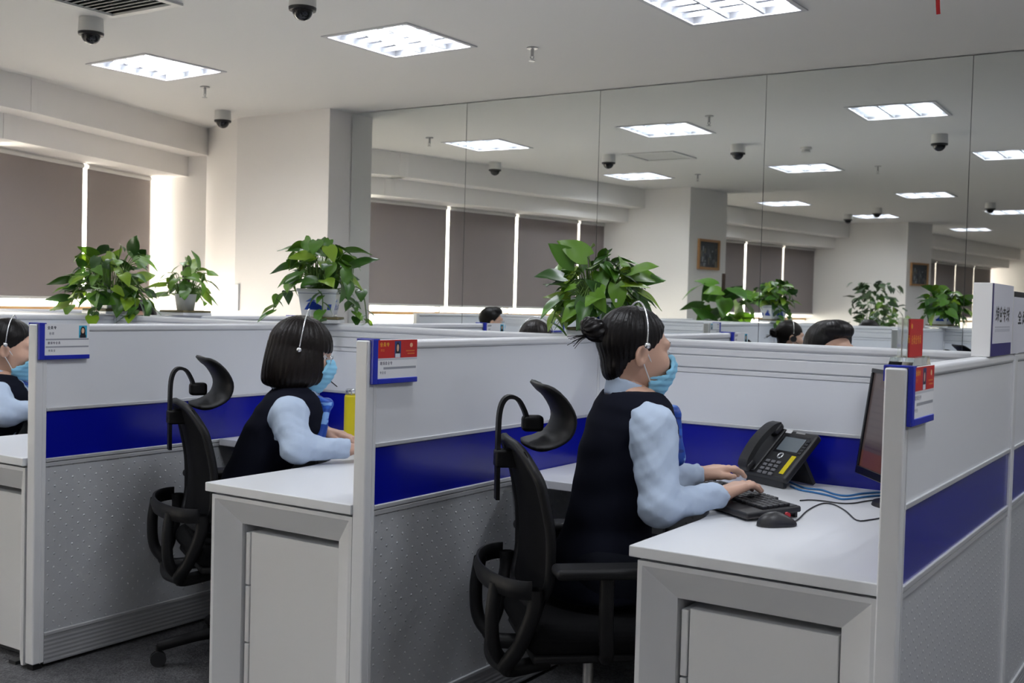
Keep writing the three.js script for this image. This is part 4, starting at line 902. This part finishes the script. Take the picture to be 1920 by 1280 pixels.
  // ---- face mask with ear loops
  if (o.mask) {
    const mf = (x, y, z) => {
      const d = HEAD(x * .94, y, z) - .010 - .004 * Math.exp(-(((y + .05) / .03) ** 2)), nose = ell([0, -.048, .058], [.052, .062, .066])(x, y, z);
      let m = Math.max(smin(d, nose, .02), -(d + .0095)); m = Math.max(m, y - (.004 - 9 * x * x), -.128 - y, .022 + .10 * Math.max(0, y + .06) - z, Math.abs(x) - .070);
      return m + .0011 * Math.sin((y + .02) * 330);
    };
    part('face_mask', surface(mf, [-.09, -.15, 0], [.09, .03, .15], o.fine ? .003 : .0045).applyQuaternion(hq).translate(...hc), M.mask, g, 'light blue pleated face mask');
    for (const s of [-1, 1]) for (const [y, e] of [[-.036, .018], [-.095, -.028]]) part('ear_loop', tube([[s * .064, y, .034], [s * .072, y * .55 + e * .4, .016], [s * .084, e, -.006]], .0019, 10, 6).applyQuaternion(hq).translate(...hc), M.strap, g);
  }
  if (o.bracelet) {
    const a = arms[1], w = new V3(...a.Wr), t = new V3(...a.Tip).sub(w).normalize();
    part('bracelet', new THREE.TorusGeometry(.0265, .004, 8, 28).applyQuaternion(new THREE.Quaternion().setFromUnitVectors(new V3(0, 0, 1), t)).translate(w.x + t.x * .006, w.y + t.y * .006, w.z + t.z * .006), M.plasticDark, g, 'dark bead bracelet');
  }
  if (o.glasses) {
    const ring = s => new THREE.TorusGeometry(.021, .0014, 6, 24).scale(1.1, .85, 1).translate(s * .031, .004, .108);
    part('spectacles', [ring(-1), ring(1), tube([[-.01, .008, .109], [0, .011, .111], [.01, .008, .109]], .0013, 6, 5), ...[-1, 1].map(s => tube([[s * .053, .008, .106], [s * .074, .012, .06], [s * .080, .012, -.01]], .0013, 8, 5))].map(q => q.applyQuaternion(hq).translate(...hc)), M.glassesFrame, g, 'thin metal spectacles');
  }
  // ---- clothes
  const crease = q => { q = Math.sin(q); return q * q * q; }, fold = (x, y, z) => .0027 * crease(62 * (y - .4 * z) + 26 * x + 2 * Math.sin(30 * z)) + .0017 * crease(95 * (y + .7 * z) - 40 * x + 2 * Math.sin(24 * y)) + .0008 * Math.sin(150 * (z - .3 * y) + 70 * x);
  const sleeves = arms.flatMap(a => {
    const e = new V3(...a.E), w = new V3(...a.Wr), t = w.clone().sub(e).normalize(), f = w.clone().addScaledVector(t, -.005), c0 = w.clone().addScaledVector(t, -.06);
    const fore = cap(a.E, [f.x, f.y, f.z], .049, .034), cuff = cap([c0.x, c0.y, c0.z], [f.x, f.y, f.z], .0365, .0345), end = (x, y, z) => (x - w.x) * t.x + (y - w.y) * t.y + (z - w.z) * t.z;
    const upper = cap(a.S, a.E, .067, .053), fo = (x, y, z) => Math.max(Math.min(fore(x, y, z), cuff(x, y, z)), end(x, y, z));
    return [(x, y, z) => smin(upper(x, y, z), fo(x, y, z), .03)];
  });
  const tor = torsoField(sh, lean, .006, .56, sh + .035), nb = neckBase, ringTilt = .35;
  const collar = (x, y, z) => { const dz = z - nb[2] - .004, yy = y - (nb[1] - .004) + ringTilt * dz, r = Math.hypot(x, dz * .94); return Math.max(Math.abs(r - (.061 - .16 * yy)) - .0065, Math.abs(yy) - .029, Math.max(0, dz - .035) > 0 ? .014 - Math.abs(x) : -1); };
  const shirtF = (x, y, z) => { let d = tor(x, y, z); for (const s of sleeves) d = smin(d, s(x, y, z), .03); d += fold(x, y, z); return Math.min(d, collar(x, y, z)); };
  part('shirt', surface(shirtF, [-.42, .5, -.26], [.42, sh + .12, .62], o.fine ? .007 : .010), o.shirtMat ?? M.shirt, g, o.shirtLabel ?? 'light blue long sleeved shirt');
  if (!o.noVest) {
    const vt = torsoField(sh, lean, .020, .485, sh + .05);
    const vestF = (x, y, z) => {
      let d = vt(x, y, z); const zf = z - lean - .02, ny = y - sh;
      d = smax(d, .066 + .10 * Math.max(0, zf) - Math.hypot(x, (z - nb[2]) * .95) - 2 * Math.max(0, .0 - ny) * (zf > 0 ? .0 : 1), .008);   // neck opening
      if (zf > 0) d = smax(d, (ny + .145) * .42 - Math.abs(x) - .0, .006);                                                     // V at the front
      d = smax(d, Math.abs(x) - (sw + .014 - .25 * Math.max(0, .10 - Math.abs(ny + .10)) + .10 * Math.max(0, -ny - .2)), .012);                                             // arm holes
      return d + .0012 * Math.sin(60 * y + 20 * x);
    };
    part('vest', surface(vestF, [-.30, .42, -.26], [.30, sh + .09, .38], o.fine ? .0075 : .011), M.vest, g, 'dark navy waistcoat');
  }
  const waist = torsoField(sh, lean, .012, .483, .62), thigh = legs.flatMap(l => [cap(l.H, l.K, .092, .068), cap(l.K, [l.A[0], l.A[1] + .03, l.A[2]], .066, .052)]);
  part('trousers', surface((x, y, z) => smax(smin(blend(thigh, .04)(x, y, z), waist(x, y, z), .05), .11 - y, .01), [-.32, .05, -.24], [.32, .68, .58], .013), M.trousers, g, 'dark trousers');
  for (const l of legs) part('shoe', surface(blend([ell([l.A[0], .045, l.A[2] + .0], [.042, .048, .055]), ell([l.T[0], .034, l.T[2] - .02], [.045, .034, .085])], .03), [l.A[0] - .08, -.005, l.A[2] - .09], [l.A[0] + .10, .12, l.A[2] + .24], .009), M.shoe, g, 'black shoe');
  if (o.scarf) {
    const c = [0, nb[1] - .064, lean * .9 + .166], tz = .024 - .34 * lean, sc = blend([ell(c, [.024, .021, .020]), cap([-.012, c[1] - .008, c[2]], [-.030, c[1] - .13, c[2] + tz], .013, .024), cap([.012, c[1] - .008, c[2]], [.036, c[1] - .115, c[2] + tz], .013, .022), cap([-.05, nb[1] - .018, lean + .062], c, .009, .012), cap([.05, nb[1] - .018, lean + .062], c, .009, .012)], .012);
    part('neck_scarf', surface((x, y, z) => sc(x, y, z) + .0015 * Math.sin(150 * x + 40 * y), [-.10, c[1] - .17, lean - .02], [.10, nb[1] + .03, lean + .23], .0045, (x, y) => [x * 6, y * 6]), M.scarf, g, 'patterned blue silk scarf');
  }
  // ---- headset band, a thing of its own
  if (o.headset) {
    const h = thing('headset', o.headset, 'headset', [0, 0, 0]); h.position.copy(g.localToWorld(new V3(...hc))); h.quaternion.copy(g.quaternion).multiply(hq);
    const k = o.hair === 'bob' ? .024 : .004, R = [.0905 + k, .1045 + k], pt = t => [Math.sin(t) * (R[0] + .003), .040 + Math.cos(t) * R[1], -.006];
    const arc = []; for (let t = -1.62; t <= 1.63; t += .13) arc.push(pt(t));
    part('band', tube(arc, .0024, 60, 8), M.silver, h, 'thin silver head band');
    const e = pt(-1.66), r = pt(1.72);
    part('temple_pad', new THREE.SphereGeometry(.0095, 18, 14).translate(e[0] - .002, e[1] - .006, e[2]), M.silver, h, 'round silver temple pad');
    part('ear_cushion', new THREE.CylinderGeometry(.024, .024, .016, 24).rotateZ(Math.PI / 2).translate(r[0] + (k > .01 ? .020 : .008), r[1] - .03, r[2]), M.plasticDark, h);
    part('microphone_boom', tube([[r[0] + (k > .01 ? .026 : .012), r[1] - .04, r[2]], [r[0] + (k > .01 ? .030 : .006), r[1] - .08, .06], [r[0] - .03, r[1] - .12, .14]], .0022, 20, 6), M.plasticDark, h);
  }
  return g;
}
M.scarf = std(0xffffff, .45, { map: (() => { const t = canvasTex(128, 128, (x, w, h) => { x.fillStyle = '#1c4aa8'; x.fillRect(0, 0, w, h); let s = 5; const r = () => (s = (s * 16807) % 2147483647) / 2147483647; for (let i = 0; i < 70; i++) { x.fillStyle = ['#3f7fdc', '#123080', '#86b4ee', '#2a62c8'][i % 4]; x.beginPath(); x.ellipse(r() * w, r() * h, 3 + r() * 9, 2 + r() * 6, r() * 3, 0, 7); x.fill(); } }); t.wrapS = t.wrapT = THREE.RepeatWrapping; return t; })() });

person({ label: 'woman with a hair bun, headset, mask and navy waistcoat typing at the telephone desk', at: [2.825, -1.54], deg: 40, lean: .07, shoulder: 1.03, fine: true, hair: 'bun', bun: [0, .058, -.135], mask: true, scarf: true,
  headPx: [1192, 661, 3.24], yaw: -.03, nod: .06, curl: .85, headset: 'thin silver headset on the bun haired woman',
  right: [[1236, 950, 3.03], [1352, 927, 3.15], [1425, 897, 3.24]], left: [[1238, 902, 3.33], [1312, 888, 3.37], [1386, 872, 3.44]] });
person({ label: 'woman with a dark bob, headset and mask leaning on the desk by the yellow bottle', at: [2.825, -3.02], deg: 48, lean: .16, shoulder: .955, fine: true, hair: 'bob', hairMat: M.hairBrown, mask: true, scarf: true, glasses: true, bracelet: true,
  headPx: [567, 665, 4.05], yaw: -.05, nod: .16, headset: 'thin silver headset on the short haired woman',
  right: [[556, 838, 3.85], [652, 842, 3.95], [715, 836, 4.02]], left: [[572, 806, 4.20], [606, 808, 4.22], [642, 816, 4.2]], curl: .7 });
person({ label: 'woman with headset and bright blue scarf half hidden behind the partition post', at: [2.76, -4.60], deg: 45, lean: .10, shoulder: .91, hair: 'bun', bun: [0, .03, -.13], mask: true, scarf: true,
  headPx: [22, 655, 4.86], nod: .1, headset: 'thin silver headset on the woman behind the partition post' });
person({ label: 'woman with a brown fringe and bun behind the long back screen', at: [4.849, -3.121], deg: 125, lean: .13, shoulder: .93, headY: 1.105, hair: 'fringe', hairMat: M.hairBrown, bun: [0, .03, -.135], mask: true, headset: 'thin silver headset on the fringed woman' });
person({ label: 'man with short black hair behind the long back screen', at: [4.597, -1.562], deg: 122, lean: .13, shoulder: .97, headY: 1.145, hair: 'short', male: true, mask: true, noVest: true, shirtMat: std(C(.62, .64, .68), .8), shirtLabel: 'white shirt' });
person({ label: 'man with black hair, spectacles and mask near the windows', at: [4.775, -6.005], deg: 135, lean: .13, shoulder: .97, headY: 1.14, hair: 'short', male: true, mask: true, glasses: true, noVest: true, shirtMat: std(C(.62, .64, .68), .8), shirtLabel: 'white shirt' });
scene.traverse(o => { if (o.isLight) o.castShadow = true; });
renderer.render(scene, camera);
